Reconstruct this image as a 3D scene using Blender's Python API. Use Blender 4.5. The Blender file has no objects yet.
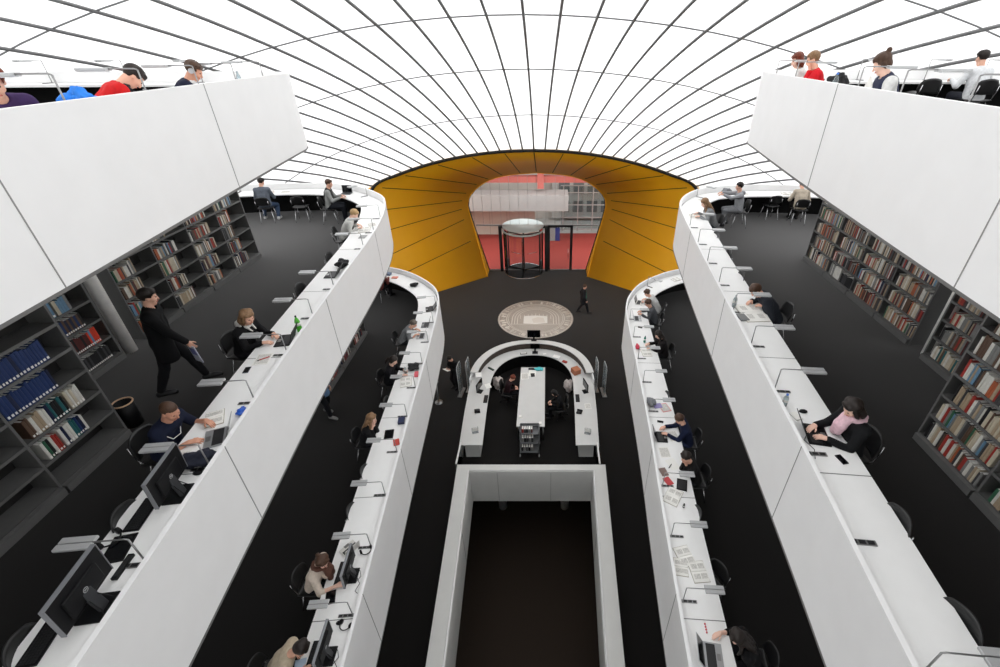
import bpy, bmesh, math, random
import numpy as np
from mathutils import Vector, Matrix

random.seed(11)
SC = bpy.context.scene
COL = SC.collection
PI = math.pi

# ------------------------------------------------------------------ helpers
def srgb(r, g, b):
    f = lambda c: (c/255)/12.92 if c/255 <= .04045 else ((c/255+.055)/1.055)**2.4
    return (f(r), f(g), f(b), 1)

MATS = {}
def mat(name, col, rough=.5, metal=0., spec=.5, noise=0., nscale=20., **kw):
    """Principled material; noise > 0 varies the colour with a procedural noise texture."""
    if name in MATS: return MATS[name]
    m = bpy.data.materials.new(name); m.use_nodes = True
    nt = m.node_tree; b = nt.nodes['Principled BSDF']
    c = srgb(*col) if len(col) == 3 else col
    b.inputs['Base Color'].default_value = c
    b.inputs['Roughness'].default_value = rough
    b.inputs['Metallic'].default_value = metal
    b.inputs['Specular IOR Level'].default_value = spec
    for k, v in kw.items(): b.inputs[k.replace('_', ' ')].default_value = v
    if noise > 0:
        tc = nt.nodes.new('ShaderNodeTexCoord'); n = nt.nodes.new('ShaderNodeTexNoise')
        n.inputs['Scale'].default_value = nscale; n.inputs['Detail'].default_value = 4
        rp = nt.nodes.new('ShaderNodeValToRGB')
        rp.color_ramp.elements[0].position = .3; rp.color_ramp.elements[1].position = .7
        rp.color_ramp.elements[0].color = tuple(x*(1-noise) for x in c[:3])+(1,)
        rp.color_ramp.elements[1].color = tuple(min(1, x*(1+noise)) for x in c[:3])+(1,)
        nt.links.new(tc.outputs['Object'], n.inputs['Vector'])
        nt.links.new(n.outputs['Fac'], rp.inputs['Fac'])
        nt.links.new(rp.outputs['Color'], b.inputs['Base Color'])
    MATS[name] = m
    return m

def emit(name, col, s):
    m = bpy.data.materials.new(name); m.use_nodes = True
    b = m.node_tree.nodes['Principled BSDF']
    b.inputs['Base Color'].default_value = srgb(*col)
    b.inputs['Emission Color'].default_value = srgb(*col)
    b.inputs['Emission Strength'].default_value = s
    MATS[name] = m
    return m

def glass(name, tint=(235, 240, 240), refl=.08, solid=0.):
    m = bpy.data.materials.new(name); m.use_nodes = True
    nt = m.node_tree; nt.nodes.remove(nt.nodes['Principled BSDF'])
    out = nt.nodes['Material Output']
    tr = nt.nodes.new('ShaderNodeBsdfTransparent'); tr.inputs[0].default_value = srgb(*tint)
    gl = nt.nodes.new('ShaderNodeBsdfGlossy'); gl.inputs['Roughness'].default_value = .03
    fr = nt.nodes.new('ShaderNodeFresnel'); fr.inputs[0].default_value = 1.35
    mx = nt.nodes.new('ShaderNodeMixShader')
    nt.links.new(fr.outputs[0], mx.inputs[0]); nt.links.new(tr.outputs[0], mx.inputs[1]); nt.links.new(gl.outputs[0], mx.inputs[2])
    last = mx
    if solid > 0:
        df = nt.nodes.new('ShaderNodeBsdfDiffuse'); df.inputs[0].default_value = srgb(*tint)
        m2 = nt.nodes.new('ShaderNodeMixShader'); m2.inputs[0].default_value = solid
        nt.links.new(mx.outputs[0], m2.inputs[1]); nt.links.new(df.outputs[0], m2.inputs[2]); last = m2
    nt.links.new(last.outputs[0], out.inputs[0])
    MATS[name] = m
    return m

class MB:
    """Collects shapes into one mesh."""
    def __init__(s): s.v = []; s.f = []; s.m = []; s.sm = []
    def add(s, vs, fs, mi=0, smooth=False):
        o = len(s.v); s.v += [tuple(v) for v in vs]
        for f in fs: s.f.append([i+o for i in f]); s.m.append(mi); s.sm.append(smooth)
        return s
    def box(s, c, d, M=None, mi=0, bev=0.):
        """box centred at c with size d; M an optional 3x3/4x4 applied about c; bev chamfers all edges."""
        hx, hy, hz = d[0]/2, d[1]/2, d[2]/2
        bev = min(bev, hx*.9, hy*.9, hz*.9)
        if bev <= 0:
            vs = [Vector((x*hx, y*hy, z*hz)) for x in (-1, 1) for y in (-1, 1) for z in (-1, 1)]
            fs = [(0,1,3,2),(4,6,7,5),(0,4,5,1),(2,3,7,6),(0,2,6,4),(1,5,7,3)]
        else:
            bm = bmesh.new(); bmesh.ops.create_cube(bm, size=1)
            for v in bm.verts: v.co = Vector((v.co.x*2*hx, v.co.y*2*hy, v.co.z*2*hz))
            bmesh.ops.bevel(bm, geom=bm.edges[:]+bm.verts[:], offset=bev, segments=2, affect='EDGES', profile=.5)
            bm.verts.index_update()
            vs = [v.co.copy() for v in bm.verts]; fs = [[v.index for v in f.verts] for f in bm.faces]; bm.free()
        if M is not None: vs = [M.to_3x3() @ v for v in vs]
        c = Vector(c)
        return s.add([v+c for v in vs], fs, mi)
    def tube(s, pts, r, n=8, mi=0, closed=False, caps=True):
        pts = [Vector(p) for p in pts]; N = len(pts); vs = []; prev = None
        rr = r if isinstance(r, (list, tuple)) else [r]*N
        for i, p in enumerate(pts):
            a = pts[(i-1) % N] if (closed or i > 0) else p
            b = pts[(i+1) % N] if (closed or i < N-1) else p
            t = (b-a).normalized() if (b-a).length > 1e-9 else Vector((0, 0, 1))
            if prev is None:
                u = t.orthogonal().normalized()
            else:
                u = prev - t*prev.dot(t)
                u = u.normalized() if u.length > 1e-6 else t.orthogonal().normalized()
            prev = u; w = t.cross(u)
            for k in range(n):
                an = 2*PI*k/n
                vs.append(p + (u*math.cos(an)+w*math.sin(an))*rr[i])
        fs = []
        for i in range(N if closed else N-1):
            j = (i+1) % N
            for k in range(n):
                k2 = (k+1) % n
                fs.append((i*n+k, i*n+k2, j*n+k2, j*n+k))
        s.add(vs, fs, mi, True)
        if caps and not closed:
            o = len(s.v)-len(vs)
            s.f.append([o+k for k in range(n)][::-1]); s.m.append(mi); s.sm.append(False)
            s.f.append([o+(N-1)*n+k for k in range(n)]); s.m.append(mi); s.sm.append(False)
        return s
    def lathe(s, prof, c=(0, 0, 0), n=20, mi=0, M=None):
        vs = []; c = Vector(c)
        for r, z in prof:
            for k in range(n):
                a = 2*PI*k/n; v = Vector((r*math.cos(a), r*math.sin(a), z))
                vs.append((M.to_3x3() @ v if M is not None else v)+c)
        fs = []
        for i in range(len(prof)-1):
            for k in range(n):
                k2 = (k+1) % n; fs.append((i*n+k, i*n+k2, (i+1)*n+k2, (i+1)*n+k))
        s.add(vs, fs, mi, True)
        o = len(s.v)-len(vs)
        if prof[0][0] > 1e-5: s.f.append([o+k for k in range(n)][::-1]); s.m.append(mi); s.sm.append(False)
        if prof[-1][0] > 1e-5: s.f.append([o+(len(prof)-1)*n+k for k in range(n)]); s.m.append(mi); s.sm.append(False)
        return s
    def prism(s, poly, z0, z1, mi=0, mtop=None, mbot=None):
        """vertical prism over a 2-D polygon (may be concave)"""
        n = len(poly)
        area = sum(poly[i][0]*poly[(i+1) % n][1]-poly[(i+1) % n][0]*poly[i][1] for i in range(n))
        if area < 0: poly = poly[::-1]
        o = len(s.v)
        s.v += [(p[0], p[1], z0) for p in poly]+[(p[0], p[1], z1) for p in poly]
        for i in range(n):
            j = (i+1) % n; s.f.append([o+i, o+j, o+n+j, o+n+i]); s.m.append(mi); s.sm.append(False)
        from mathutils.geometry import tessellate_polygon
        for t in tessellate_polygon([[Vector((p[0], p[1], 0)) for p in poly]]):
            a, b, c = [Vector((poly[k][0], poly[k][1])) for k in t]
            if (b-a).x*(c-a).y-(b-a).y*(c-a).x < 0: t = t[::-1]
            s.f.append([o+n+k for k in t]); s.m.append(mi if mtop is None else mtop); s.sm.append(False)
            s.f.append([o+k for k in t][::-1]); s.m.append(mi if mbot is None else mbot); s.sm.append(False)
        return s
    def mesh(s, name, mats):
        me = bpy.data.meshes.new(name); me.from_pydata(s.v, [], s.f); me.update()
        for m in (mats if isinstance(mats, (list, tuple)) else [mats]): me.materials.append(m)
        me.polygons.foreach_set('material_index', s.m); me.polygons.foreach_set('use_smooth', s.sm)
        return me
    def build(s, name, mats, parent=None, loc=None):
        o = bpy.data.objects.new(name, s.mesh(name, mats)); COL.objects.link(o)
        if parent: o.parent = parent
        if loc: o.location = loc
        return o

def thing(name, label, cat, loc=(0, 0, 0), rz=0., group=None):
    o = bpy.data.objects.new(name, None); COL.objects.link(o); o.empty_display_size = .1
    o.location = loc; o.rotation_euler = (0, 0, rz)
    return tag(o, label, cat, group)
def tag(o, label, cat, group=None, kind=None):
    o['label'] = label; o['category'] = cat
    if group: o['group'] = group
    if kind: o['kind'] = kind
    return o
def struct(o, label=None):
    o['kind'] = 'structure'
    if label: o['label'] = label
    return o
KIDS = {}
def copy_tree(o, loc, rz, label, group=None):
    c = o.copy(); COL.objects.link(c); c.location = loc; c.rotation_euler = (0, 0, rz); c['label'] = label
    if group: c['group'] = group
    for ch in o.children:
        d = ch.copy(); COL.objects.link(d); d.parent = c
        for g in ch.children:
            e = g.copy(); COL.objects.link(e); e.parent = d
    return c
ORD = ['first','second','third','fourth','fifth','sixth','seventh','eighth','ninth','tenth','eleventh','twelfth','thirteenth','fourteenth','fifteenth','sixteenth','seventeenth','eighteenth','nineteenth','twentieth']
def nth(i): return ORD[i] if i < 20 else 'twenty-'+ORD[i-20] if i < 29 else 'thirtieth' if i == 29 else 'thirty-'+ORD[i-30]
def rotz(a): return Matrix.Rotation(a, 3, 'Z')
def rotx(a): return Matrix.Rotation(a, 3, 'X')
def roty(a): return Matrix.Rotation(a, 3, 'Y')

# ------------------------------------------------------------------ materials
white = mat('white_lacquer', (233, 233, 233), .45, noise=.015, nscale=3)
joint = mat('panel_joint', (140, 140, 138), .6)
desktop = mat('white_desktop', (240, 240, 239), .4, noise=.012, nscale=5)
deskline = mat('desk_seam', (90, 90, 88), .6)
black = mat('black_laminate', (14, 14, 14), .6, spec=.2, noise=.1)
carpet = mat('anthracite_carpet', (15, 13, 12), .8, spec=.1, noise=.18, nscale=60, Sheen_Weight=1.0, Sheen_Roughness=.355, Sheen_Tint=(.98, .97, .97, 1))
browncarpet = mat('brown_carpet', (52, 44, 38), .85, spec=.08, noise=.2, nscale=40)
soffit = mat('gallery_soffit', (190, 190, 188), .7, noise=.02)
steel = mat('brushed_steel', (150, 150, 150), .35, metal=.85, noise=.04)
chrome = mat('chrome', (190, 190, 192), .18, metal=1.)
lampgrey = mat('lamp_aluminium', (186, 187, 188), .4, metal=.35)
shelfgrey = mat('shelf_steel', (104, 104, 103), .5, metal=.1, noise=.04)
shelfdark = mat('shelf_back', (38, 37, 36), .7, noise=.08)
blackpl = mat('black_plastic', (15, 15, 17), .5, spec=.22, noise=.1)
screen = mat('dark_screen', (10, 11, 14), .12)
keysm = mat('keyboard_keys', (30, 30, 32), .5, noise=.3, nscale=90)
silver = mat('laptop_aluminium', (176, 178, 180), .35, metal=.6)
paper = mat('paper', (238, 237, 232), .8, noise=.02)
print_ = mat('printed_paper', (205, 203, 198), .8, noise=.28, nscale=55)
yellow = mat('yellow_panel', (255, 183, 24), .55, noise=.02, nscale=2)
seam = mat('dark_seam', (40, 28, 10), .8)
ribm = mat('rib_steel', (116, 117, 118), .5, metal=.2)
rimm = mat('black_rim', (18, 17, 16), .6)
frameblk = mat('black_frame', (20, 20, 21), .45)
redcarpet = mat('red_carpet', (150, 54, 46), .8, noise=.05, nscale=6)
redpaint = mat('red_paint', (206, 112, 104), .6, noise=.02)
hallwall = mat('hall_wall', (206, 196, 186), .8, noise=.03, nscale=2)
concrete = mat('concrete_column', (236, 234, 229), .8, noise=.08, nscale=9)
clear = glass('clear_glass')
frost = glass('bottle_glass', (215, 225, 228), .1, .12)

def dome_mat():
    m = bpy.data.materials.new('dome_membrane'); m.use_nodes = True
    nt = m.node_tree; nt.nodes.remove(nt.nodes['Principled BSDF']); out = nt.nodes['Material Output']
    tr = nt.nodes.new('ShaderNodeBsdfTranslucent'); df = nt.nodes.new('ShaderNodeBsdfDiffuse')
    mx = nt.nodes.new('ShaderNodeMixShader'); mx.inputs[0].default_value = .3
    tc = nt.nodes.new('ShaderNodeTexCoord'); ns = nt.nodes.new('ShaderNodeTexNoise'); ns.inputs['Scale'].default_value = .25
    rp = nt.nodes.new('ShaderNodeValToRGB'); rp.color_ramp.elements[0].color = (.80, .80, .80, 1); rp.color_ramp.elements[1].color = (.95, .95, .95, 1)
    rp.color_ramp.elements[0].position = .3; rp.color_ramp.elements[1].position = .65
    nt.links.new(tc.outputs['Object'], ns.inputs['Vector']); nt.links.new(ns.outputs['Fac'], rp.inputs['Fac']); nt.links.new(rp.outputs['Color'], tr.inputs[0])
    df.inputs[0].default_value = (.85, .85, .85, 1)
    nt.links.new(tr.outputs[0], mx.inputs[1]); nt.links.new(df.outputs[0], mx.inputs[2]); nt.links.new(mx.outputs[0], out.inputs[0])
    return m
membrane = dome_mat()

# ------------------------------------------------------------------ camera, sky
cam = bpy.data.cameras.new('camera'); co = bpy.data.objects.new('camera', cam); COL.objects.link(co)
co.location = (.6, 0, 12.0); co.rotation_euler = (math.radians(90-32), 0, 0)
cam.sensor_width = 36; cam.lens = 455/1000*36; cam.shift_x = -.047; cam.clip_end = 300; cam.clip_start = .05
SC.camera = co
w = bpy.data.worlds.new('overcast_sky'); SC.world = w; w.use_nodes = True
bg = w.node_tree.nodes['Background']
tcw = w.node_tree.nodes.new('ShaderNodeTexCoord'); sx = w.node_tree.nodes.new('ShaderNodeSeparateXYZ')
rw = w.node_tree.nodes.new('ShaderNodeValToRGB')
rw.color_ramp.elements[0].position = .0; rw.color_ramp.elements[0].color = (.40, .405, .41, 1)
rw.color_ramp.elements[1].position = 1.; rw.color_ramp.elements[1].color = (1, 1, 1, 1)
w.node_tree.links.new(tcw.outputs['Generated'], sx.inputs[0]); w.node_tree.links.new(sx.outputs['Z'], rw.inputs[0])
w.node_tree.links.new(rw.outputs[0], bg.inputs[0]); bg.inputs[1].default_value = 3.4
SC.view_settings.view_transform = 'Standard'; SC.view_settings.look = 'None'
SC.view_settings.gamma = 1; SC.view_settings.use_curve_mapping = False; SC.view_settings.exposure = 0

# ------------------------------------------------------------------ dome
DA, DB, DC = 24., 26., 15.2
def dome_pt(sp, Y, inset=0.):
    s = math.sqrt(max(0, 1-(Y/DB)**2)); sp = max(-1, min(1, sp))
    return Vector(((DA-inset)*s*sp, Y, (DC-inset)*s*math.sqrt(1-sp*sp)))
YEND = 22.0
m = MB(); ys = [YEND-(YEND+25.8)*i/60 for i in range(61)]; NS = 96
vs = []; fs = []
for Y in ys:
    for k in range(NS+1):
        vs.append(dome_pt(math.sin(-PI/2+PI*k/NS), Y))
for i in range(60):
    for k in range(NS):
        a = i*(NS+1)+k; fs.append((a, a+1, a+NS+2, a+NS+1))
m.add(vs, fs, 0, True)
ceiling = struct(m.build('ceiling', membrane), 'white translucent membrane dome over the reading galleries')
def fan(k, Y): return .0398*k*(1+.29*(1-(Y/22.)**2))
for k in range(-19, 20):
    pts = [dome_pt(fan(k, Y), Y, .05) for Y in [YEND-.02-i*.8 for i in range(56)] if abs(fan(k, Y)) < .985]
    if len(pts) > 2: MB().tube(pts, .04, 6).build('rib', ribm, ceiling)
for Y in (19.85, 17.05, 14.1, 11.1, 8.1, 5.1, 2.0, -1, -4, -7, -10, -13, -16, -19):
    MB().tube([dome_pt(math.sin(-PI/2+PI*k/64), Y, .03) for k in range(65)], .019, 6).build('ring', ribm, ceiling)

# ------------------------------------------------------------------ yellow tunnel
def cr(pts, step=.25):
    """Catmull-Rom resample of an open polyline"""
    P = [Vector(p) for p in pts]; P = [P[0]*2-P[1]]+P+[P[-1]*2-P[-2]]; out = []
    for i in range(1, len(P)-2):
        p0, p1, p2, p3 = P[i-1:i+3]; n = max(1, int((p2-p1).length/step))
        for j in range(n):
            t = j/n
            out.append(.5*((2*p1)+(p2-p0)*t+(2*p0-5*p1+4*p2-p3)*t*t+(3*p1-p0-3*p2+p3)*t**3))
    return out+[P[-2]]
YD = 26.75
half = [(-3.1, 0), (-3.62, 2.1), (-4.02, 3.75), (-4.08, 4.15), (-4.02, 4.55), (-3.6, 5.08), (-2.75, 5.62), (-1.6, 5.92), (0, 6.05)]
hole = cr([(x, YD-.88*max(0, 1-z/3.4)**1.3, z) for x, z in half], .3)
ringl = [(-8.5, 21.6, 0), (-8.95, 21.6, 1.9), (-8.95, 21.75, 3.6), (-8.4, 21.95, 5.2)]+[tuple(dome_pt(s, YEND)) for s in (-.59, -.5, -.4, -.3, -.2, -.1, 0)]
ringc = cr(ringl, .3)
def even(pts, n):
    L = [0]
    for a, b in zip(pts, pts[1:]): L.append(L[-1]+(b-a).length)
    out = []
    for i in range(n+1):
        t = L[-1]*i/n; j = 0
        while j < len(L)-2 and L[j+1] < t: j += 1
        out.append(pts[j].lerp(pts[j+1], (t-L[j])/max(1e-9, L[j+1]-L[j])))
    return out
NH = 84
# pairs of matching points on the opening and on the rim, so that the panel joints fan out
hk = even(hole, NH); rk = even(ringc, NH)
JP = [(0, 0), (22, 7), (34, 14), (39, 23), (43, 31), (47, 39), (54, 47), (60, 57), (67, 67), (76, 76), (84, 84)]
def remap(i):
    for (a, b), (c, d) in zip(JP, JP[1:]):
        if a <= i <= c: return b+(d-b)*(i-a)/(c-a)
rk = [rk[min(NH-1, int(remap(i)))].lerp(rk[min(NH, int(remap(i))+1)], remap(i)-int(remap(i))) if remap(i) < NH else rk[NH] for i in range(NH+1)]
mirror = lambda v: Vector((-v.x, v.y, v.z))
hk = hk+[mirror(v) for v in hk[-2::-1]]; rk = rk+[mirror(v) for v in rk[-2::-1]]
m = MB(); n = len(hk); ax = Vector((0, 24, 3))
vs = hk+rk+[v+(v-Vector((0, v.y, 3))).normalized()*.2 for v in hk]+[v+(v-Vector((0, v.y, 3))).normalized()*.2 for v in rk]
fs = [(i, i+1, n+i+1, n+i) for i in range(n-1)]+[(2*n+i, 3*n+i, 3*n+i+1, 2*n+i+1) for i in range(n-1)]
fs += [(i, 2*n+i, 2*n+i+1, i+1) for i in range(n-1)]+[(n+i, n+i+1, 3*n+i+1, 3*n+i) for i in range(n-1)]
m.add(vs, fs, 0, True)
for i in [a for a, b in JP[1:]]+[2*NH-a for a, b in JP[1:-1]]:      # dark joints between the yellow panels
    a = hk[i]; b = rk[i]
    d = (b-a); cen = Vector((0, (a.y+b.y)/2, 3)); inn = (cen-(a+b)/2); inn.y = 0; inn.normalize()
    side = d.cross(inn).normalized()*.018
    p, q = a+d*.07+inn*.02, a+d*.93+inn*.02
    m.add([p-side, p+side, q+side, q-side], [(0, 1, 2, 3)], 1)
struct(m.build('wall_tunnel', [yellow, seam]), 'yellow funnel of fanned panels around the entrance')
MB().tube([v+Vector((0, -.05, 0)) for v in rk if v.z > 5.9], .075, 8).build('trim_1', rimm)['kind'] = 'structure'
m = MB(); m.add(hk+[Vector((v.x, YD+.1, v.z)) for v in hk], [(i, i+1, n+i+1, n+i) for i in range(n-1)], 0, True)
m.tube(hk, .03, 6).build('trim_2', yellow)['kind'] = 'structure'
# end wall of the dome beside the tunnel
for sg in (-1, 1):
    m = MB(); A = [v for v in (rk if sg < 0 else rk[::-1])[:60] if v.z <= 6.6]
    B = [dome_pt(-math.sin(PI/2-(PI/2-.63)*i/(len(A)-1)), YEND) for i in range(len(A))]
    if sg > 0: B = [mirror(v) for v in B]
    k = len(A); m.add(A+B, [(i, i+1, k+i+1, k+i) for i in range(k-1)], 0)
    struct(m.build('wall_end', white))

# ------------------------------------------------------------------ ground floor with the opening to the basement
def quadpoly(m, pts, z0, z1, mi=0, **k): return m.prism(pts, z0, z1, mi, **k)
OX = lambda Y, sgn: (-1.36-.046*Y if sgn < 0 else 1.69+.034*Y)       # inner edges of the opening
m = MB(); yo, yn = 9.69, -6.
li = [(OX(yn, -1)-.02, yn), (OX(yo, -1)-.02, yo+.02)]; ri = [(OX(yo, 1)+.02, yo+.02), (OX(yn, 1)+.02, yn)]
m.prism([(-24, yn), li[0], li[1], (-24, yo+.02)], -.4, 0); m.prism([ri[1], (24, yn), (24, yo+.02), ri[0]], -.4, 0)
m.prism([(-24, yo+.02), (24, yo+.02), (24, YEND), (9, YEND), (3.12, 26.9), (-3.12, 26.9), (-9, YEND), (-24, YEND)], -.4, 0)
m.prism([(-24, -26), (24, -26), (24, yn), (-24, yn)], -.4, 0)
struct(m.build('floor', carpet), 'dark grey carpet of the entrance level')
MB().box((0, 2, -3.55), (30, 34, .1)).build('floor_basement', browncarpet)['kind'] = 'structure'
for i, (c, d) in enumerate([((-9, 2, -2), (.2, 30, 3.2)), ((9, 2, -2), (.2, 30, 3.2)), ((0, 17, -2), (18, .2, 3.2)), ((0, -13, -2), (18, .2, 3.2))]):
    MB().box(c, d).build('wall_basement', hallwall)['kind'] = 'structure'
# white balustrade round the opening, with panel joints and a luminous-looking handrail edge
m = MB(); W = .42; zt, zb = .9, -.5
outl = lambda Y: OX(Y, -1)-W; outr = lambda Y: OX(Y, 1)+W
m.prism([(outl(yn), yn), (OX(yn, -1), yn), (OX(yo, -1), yo), (OX(yo, 1), yo), (OX(yn, 1), yn), (outr(yn), yn), (outr(yo), yo+.28), (outl(yo), yo+.28)], zb, zt)
for X in (-.95, 0.0+.72):
    m.box((X, yo-.003, .18), (.012, .012, 1.3), mi=1)
for Y in (1.2, 4.4, 7.6):
    for sg in (-1, 1): m.box((OX(Y, sg)-sg*.003, Y, .18), (.012, .012, 1.3), mi=1)
m.tube([(OX(yn, -1)-.03, yn, .915), (OX(yo, -1)-.03, yo+.03, .915), (OX(yo, 1)+.03, yo+.03, .915), (OX(yn, 1)+.03, yn, .915)], .022, 6, mi=2)
struct(m.build('wall_opening', [mat('balustrade_white', (205, 205, 202), .5, noise=.02, nscale=3), joint, white]), 'white balustrade around the opening to the basement')
for X in (-1.15, 1.3):
    MB().lathe([(.16, -3.5), (.16, -.45)], (X, 11.75, 0), 20).build('column', concrete)['kind'] = 'structure'
# ------------------------------------------------------------------ galleries
class Gal: pass
G = {}
LEVELS = {1: dict(zf=3.87, zb=3.3, zt=4.8, dz=4.61), 2: dict(zf=7.25, zb=6.9, zt=8.175, dz=7.99), 3: dict(zf=10.7, zb=10.35, zt=11.63, dz=11.44)}
CURVES = {
 (1, -1): [(-1.9, -4), (-2.03, 0), (-2.2, 2.87), (-2.42, 5.74), (-2.57, 7.8), (-2.72, 10.2), (-2.83, 11.7), (-2.95, 13.0), (-3.12, 13.95), (-3.42, 14.68), (-4.01, 15.4), (-4.74, 16.02), (-5.54, 16.43), (-6.6, 16.75), (-8, 16.9), (-10, 16.8), (-12.2, 16.2), (-13, 14.8), (-13, -4)],
 (1, 1): [(2.2, -4), (2.38, 0), (2.55, 2.87), (2.71, 5.26), (2.9, 7.8), (3.03, 10.35), (3.14, 12.64), (3.22, 13.3), (3.42, 13.98), (3.92, 14.9), (4.67, 15.62), (5.47, 16.13), (6.6, 16.5), (8, 16.7), (10, 16.6), (12.2, 16.), (13, 14.6), (13, -4)],
 (2, -1): [(-2.45, -4), (-2.7, 0), (-2.84, 1.53), (-3.04, 3.5), (-3.26, 5.65), (-3.45, 8), (-3.64, 10.6), (-3.88, 12.3), (-4.2, 13.55), (-4.44, 14.09), (-4.7, 14.44), (-5.09, 14.86), (-5.54, 15.23), (-6., 15.5), (-7.2, 15.72), (-9, 15.55), (-11, 15.1), (-12.4, 14), (-12.8, 12.5), (-12.8, -4)],
 (2, 1): [(2.85, -4), (3.15, 0), (3.27, 1.53), (3.46, 3.36), (3.73, 6.32), (3.99, 9.23), (4.16, 10.9), (4.3, 12.2), (4.42, 13.05), (4.58, 13.62), (4.9, 14.26), (5.42, 14.88), (5.95, 15.2), (7.2, 15.47), (9, 15.4), (11, 15), (12.4, 14), (12.8, 12.5), (12.8, -4)],
 (3, -1): [(-2.75, -4), (-3.05, 0), (-3.26, 2.75), (-3.74, 6.5), (-4.04, 8.9), (-4.12, 9.5), (-4.34, 9.98), (-4.8, 10.28), (-5.6, 10.38), (-7, 10.35), (-9.5, 10.1), (-10.7, 9.6), (-11, 8.6), (-11, -4)],
 (3, 1): [(3.35, -4), (3.65, 0), (3.87, 2.8), (4.29, 6.6), (4.7, 9.6), (4.8, 10.2), (5.05, 10.75), (5.55, 11.1), (6.4, 11.2), (8, 11.2), (9.7, 11), (10.7, 10.5), (11, 9.5), (11, -4)],
}
SIDE = {-1: 'left', 1: 'right'}; LV = {1: 'lower', 2: 'middle', 3: 'upper'}
def smooth_curve(pts): return [Vector((p.x, p.y)) for p in cr([(x, y, 0) for x, y in pts], .2)]
def normals(c, side):
    out = []
    for i in range(len(c)):
        a = c[max(0, i-1)]; b = c[min(len(c)-1, i+1)]; t = (b-a).normalized()
        out.append(Vector((-t.y, t.x)) if side < 0 else Vector((t.y, -t.x)))
    return out
def strip(m, c, nr, d0, d1, z0, z1, mi=0, faces='tioB', rng=None):
    """a solid strip between offsets d0 and d1 of the curve"""
    n = len(c); vs = []
    for p, q in zip(c, nr):
        a = p+q*d0; b = p+q*d1
        vs += [(a.x, a.y, z0), (a.x, a.y, z1), (b.x, b.y, z1), (b.x, b.y, z0)]
    fs = []
    for i in range(n-1):
        o = i*4
        for k in range(4):
            k2 = (k+1) % 4; fs.append((o+k, o+k2, o+4+k2, o+4+k))
    fs += [(0, 1, 2, 3), ((n-1)*4+3, (n-1)*4+2, (n-1)*4+1, (n-1)*4)]
    return m.add(vs, fs, mi, False)
def at_Y(lv, sd, Y, off=0.):
    """point, inward normal on the void-side run of a gallery edge at a given Y"""
    g = G[lv, sd]
    for i in range(len(g.c)-1):
        a, b = g.c[i], g.c[i+1]
        if a.y <= Y <= b.y:
            t = (Y-a.y)/(b.y-a.y); n = g.n[i].lerp(g.n[i+1], t).normalized(); return a.lerp(b, t)+n*off, n
def at_X(lv, sd, X, off=0.):
    """same on the rounded end of the gallery at a given X"""
    g = G[lv, sd]
    for i in range(len(g.c)-1):
        a, b = g.c[i], g.c[i+1]
        if a.y > 8 and (a.x-X)*(b.x-X) <= 0 and abs(b.x-a.x) > 1e-4 and abs(b.x-a.x) > .3*abs(b.y-a.y):
            t = (X-a.x)/(b.x-a.x); n = g.n[i].lerp(g.n[i+1], t).normalized(); return a.lerp(b, t)+n*off, n
# a soft band of white lacquer panels with joints every few metres
JOINTS = {1: (.3, 3.86, 6.9, 10.2), 2: (.3, 3.7, 7.3, 10.9), 3: (.3, 3.35, 6.55)}
for (lv, sd), pts in CURVES.items():
    g = Gal(); G[lv, sd] = g; L = LEVELS[lv]; g.__dict__.update(L)
    g.c = smooth_curve(pts); g.n = normals(g.c, sd)
    # floor slab
    poly = [tuple(p+q*.03) for p, q in zip(g.c, g.n)]
    s = MB().prism(poly, g.zb+.02, g.zf, 1, mtop=0, mbot=1).build('floor_gallery', [carpet, soffit])
    struct(s, f'dark carpeted {LV[lv]} gallery floor on the {SIDE[sd]} side')
    # parapet: lacquered outside and cap, black below the desk on the inside
    m = MB(); strip(m, g.c, g.n, 0, .05, g.zb, g.zt); strip(m, g.c, g.n, .05, .062, g.zf, g.dz-.02, 2)
    for Y in JOINTS[lv]:
        p, q = at_Y(lv, sd, Y); m.box((p.x-q.x*.001, p.y-q.y*.001, (g.zb+g.zt)/2), (.008, .009, g.zt-g.zb), mi=1)
    for X in (() if lv == 3 else (6.2, 9)):
        p, q = at_X(lv, sd, sd*X); m.box((p.x, p.y-q.y*.001, (g.zb+g.zt)/2), (.009, .008, g.zt-g.zb), mi=1)
    struct(m.build('wall_parapet', [white, joint, black]), f'white curved parapet of the {LV[lv]} gallery on the {SIDE[sd]} side')
    # dark lower edge trim
    m = MB(); strip(m, g.c, g.n, -.004, .06, g.zb-.03, g.zb)
    m.build('trim_gallery', shelfgrey)['kind'] = 'structure'
    # continuous desk top along the parapet
    m = MB(); strip(m, g.c, g.n, .065, .72, g.dz-.035, g.dz)
    e = len(g.c)-1
    for Y in {1: (3.6, 5.85, 8.1, 10.3), 2: (1.25, 3.5, 5.75, 8.0, 10.2), 3: (3.2, 5.5, 7.7)}[lv]:
        a, q = at_Y(lv, sd, Y); t = Vector((q.y, -q.x))*.006
        A = a+q*.07; B = a+q*.72
        m.add([(p.x, p.y, g.dz+.0015) for p in (A-t, B-t, B+t, A+t)], [(0, 1, 2, 3)], 1)
    d = m.build('reading_desk', [desktop, deskline])
    tag(d, f'continuous white desk top running along the {LV[lv]} gallery parapet, {SIDE[sd]} side of the hall', 'desk', 'gallery desks')
# bridge and stair core behind the camera
MB().prism([(-3.0, -3.6), (3.6, -3.6), (3.6, -1.2), (-3.0, -1.2)], 10.3, 10.68).build('floor_bridge', [carpet])['kind'] = 'structure'
MB().prism([(-1.5, -9), (1.5, -9), (1.5, -3.6), (-1.5, -3.6)], -3.5, 11.6).build('wall_core', white)['kind'] = 'structure'
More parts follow.
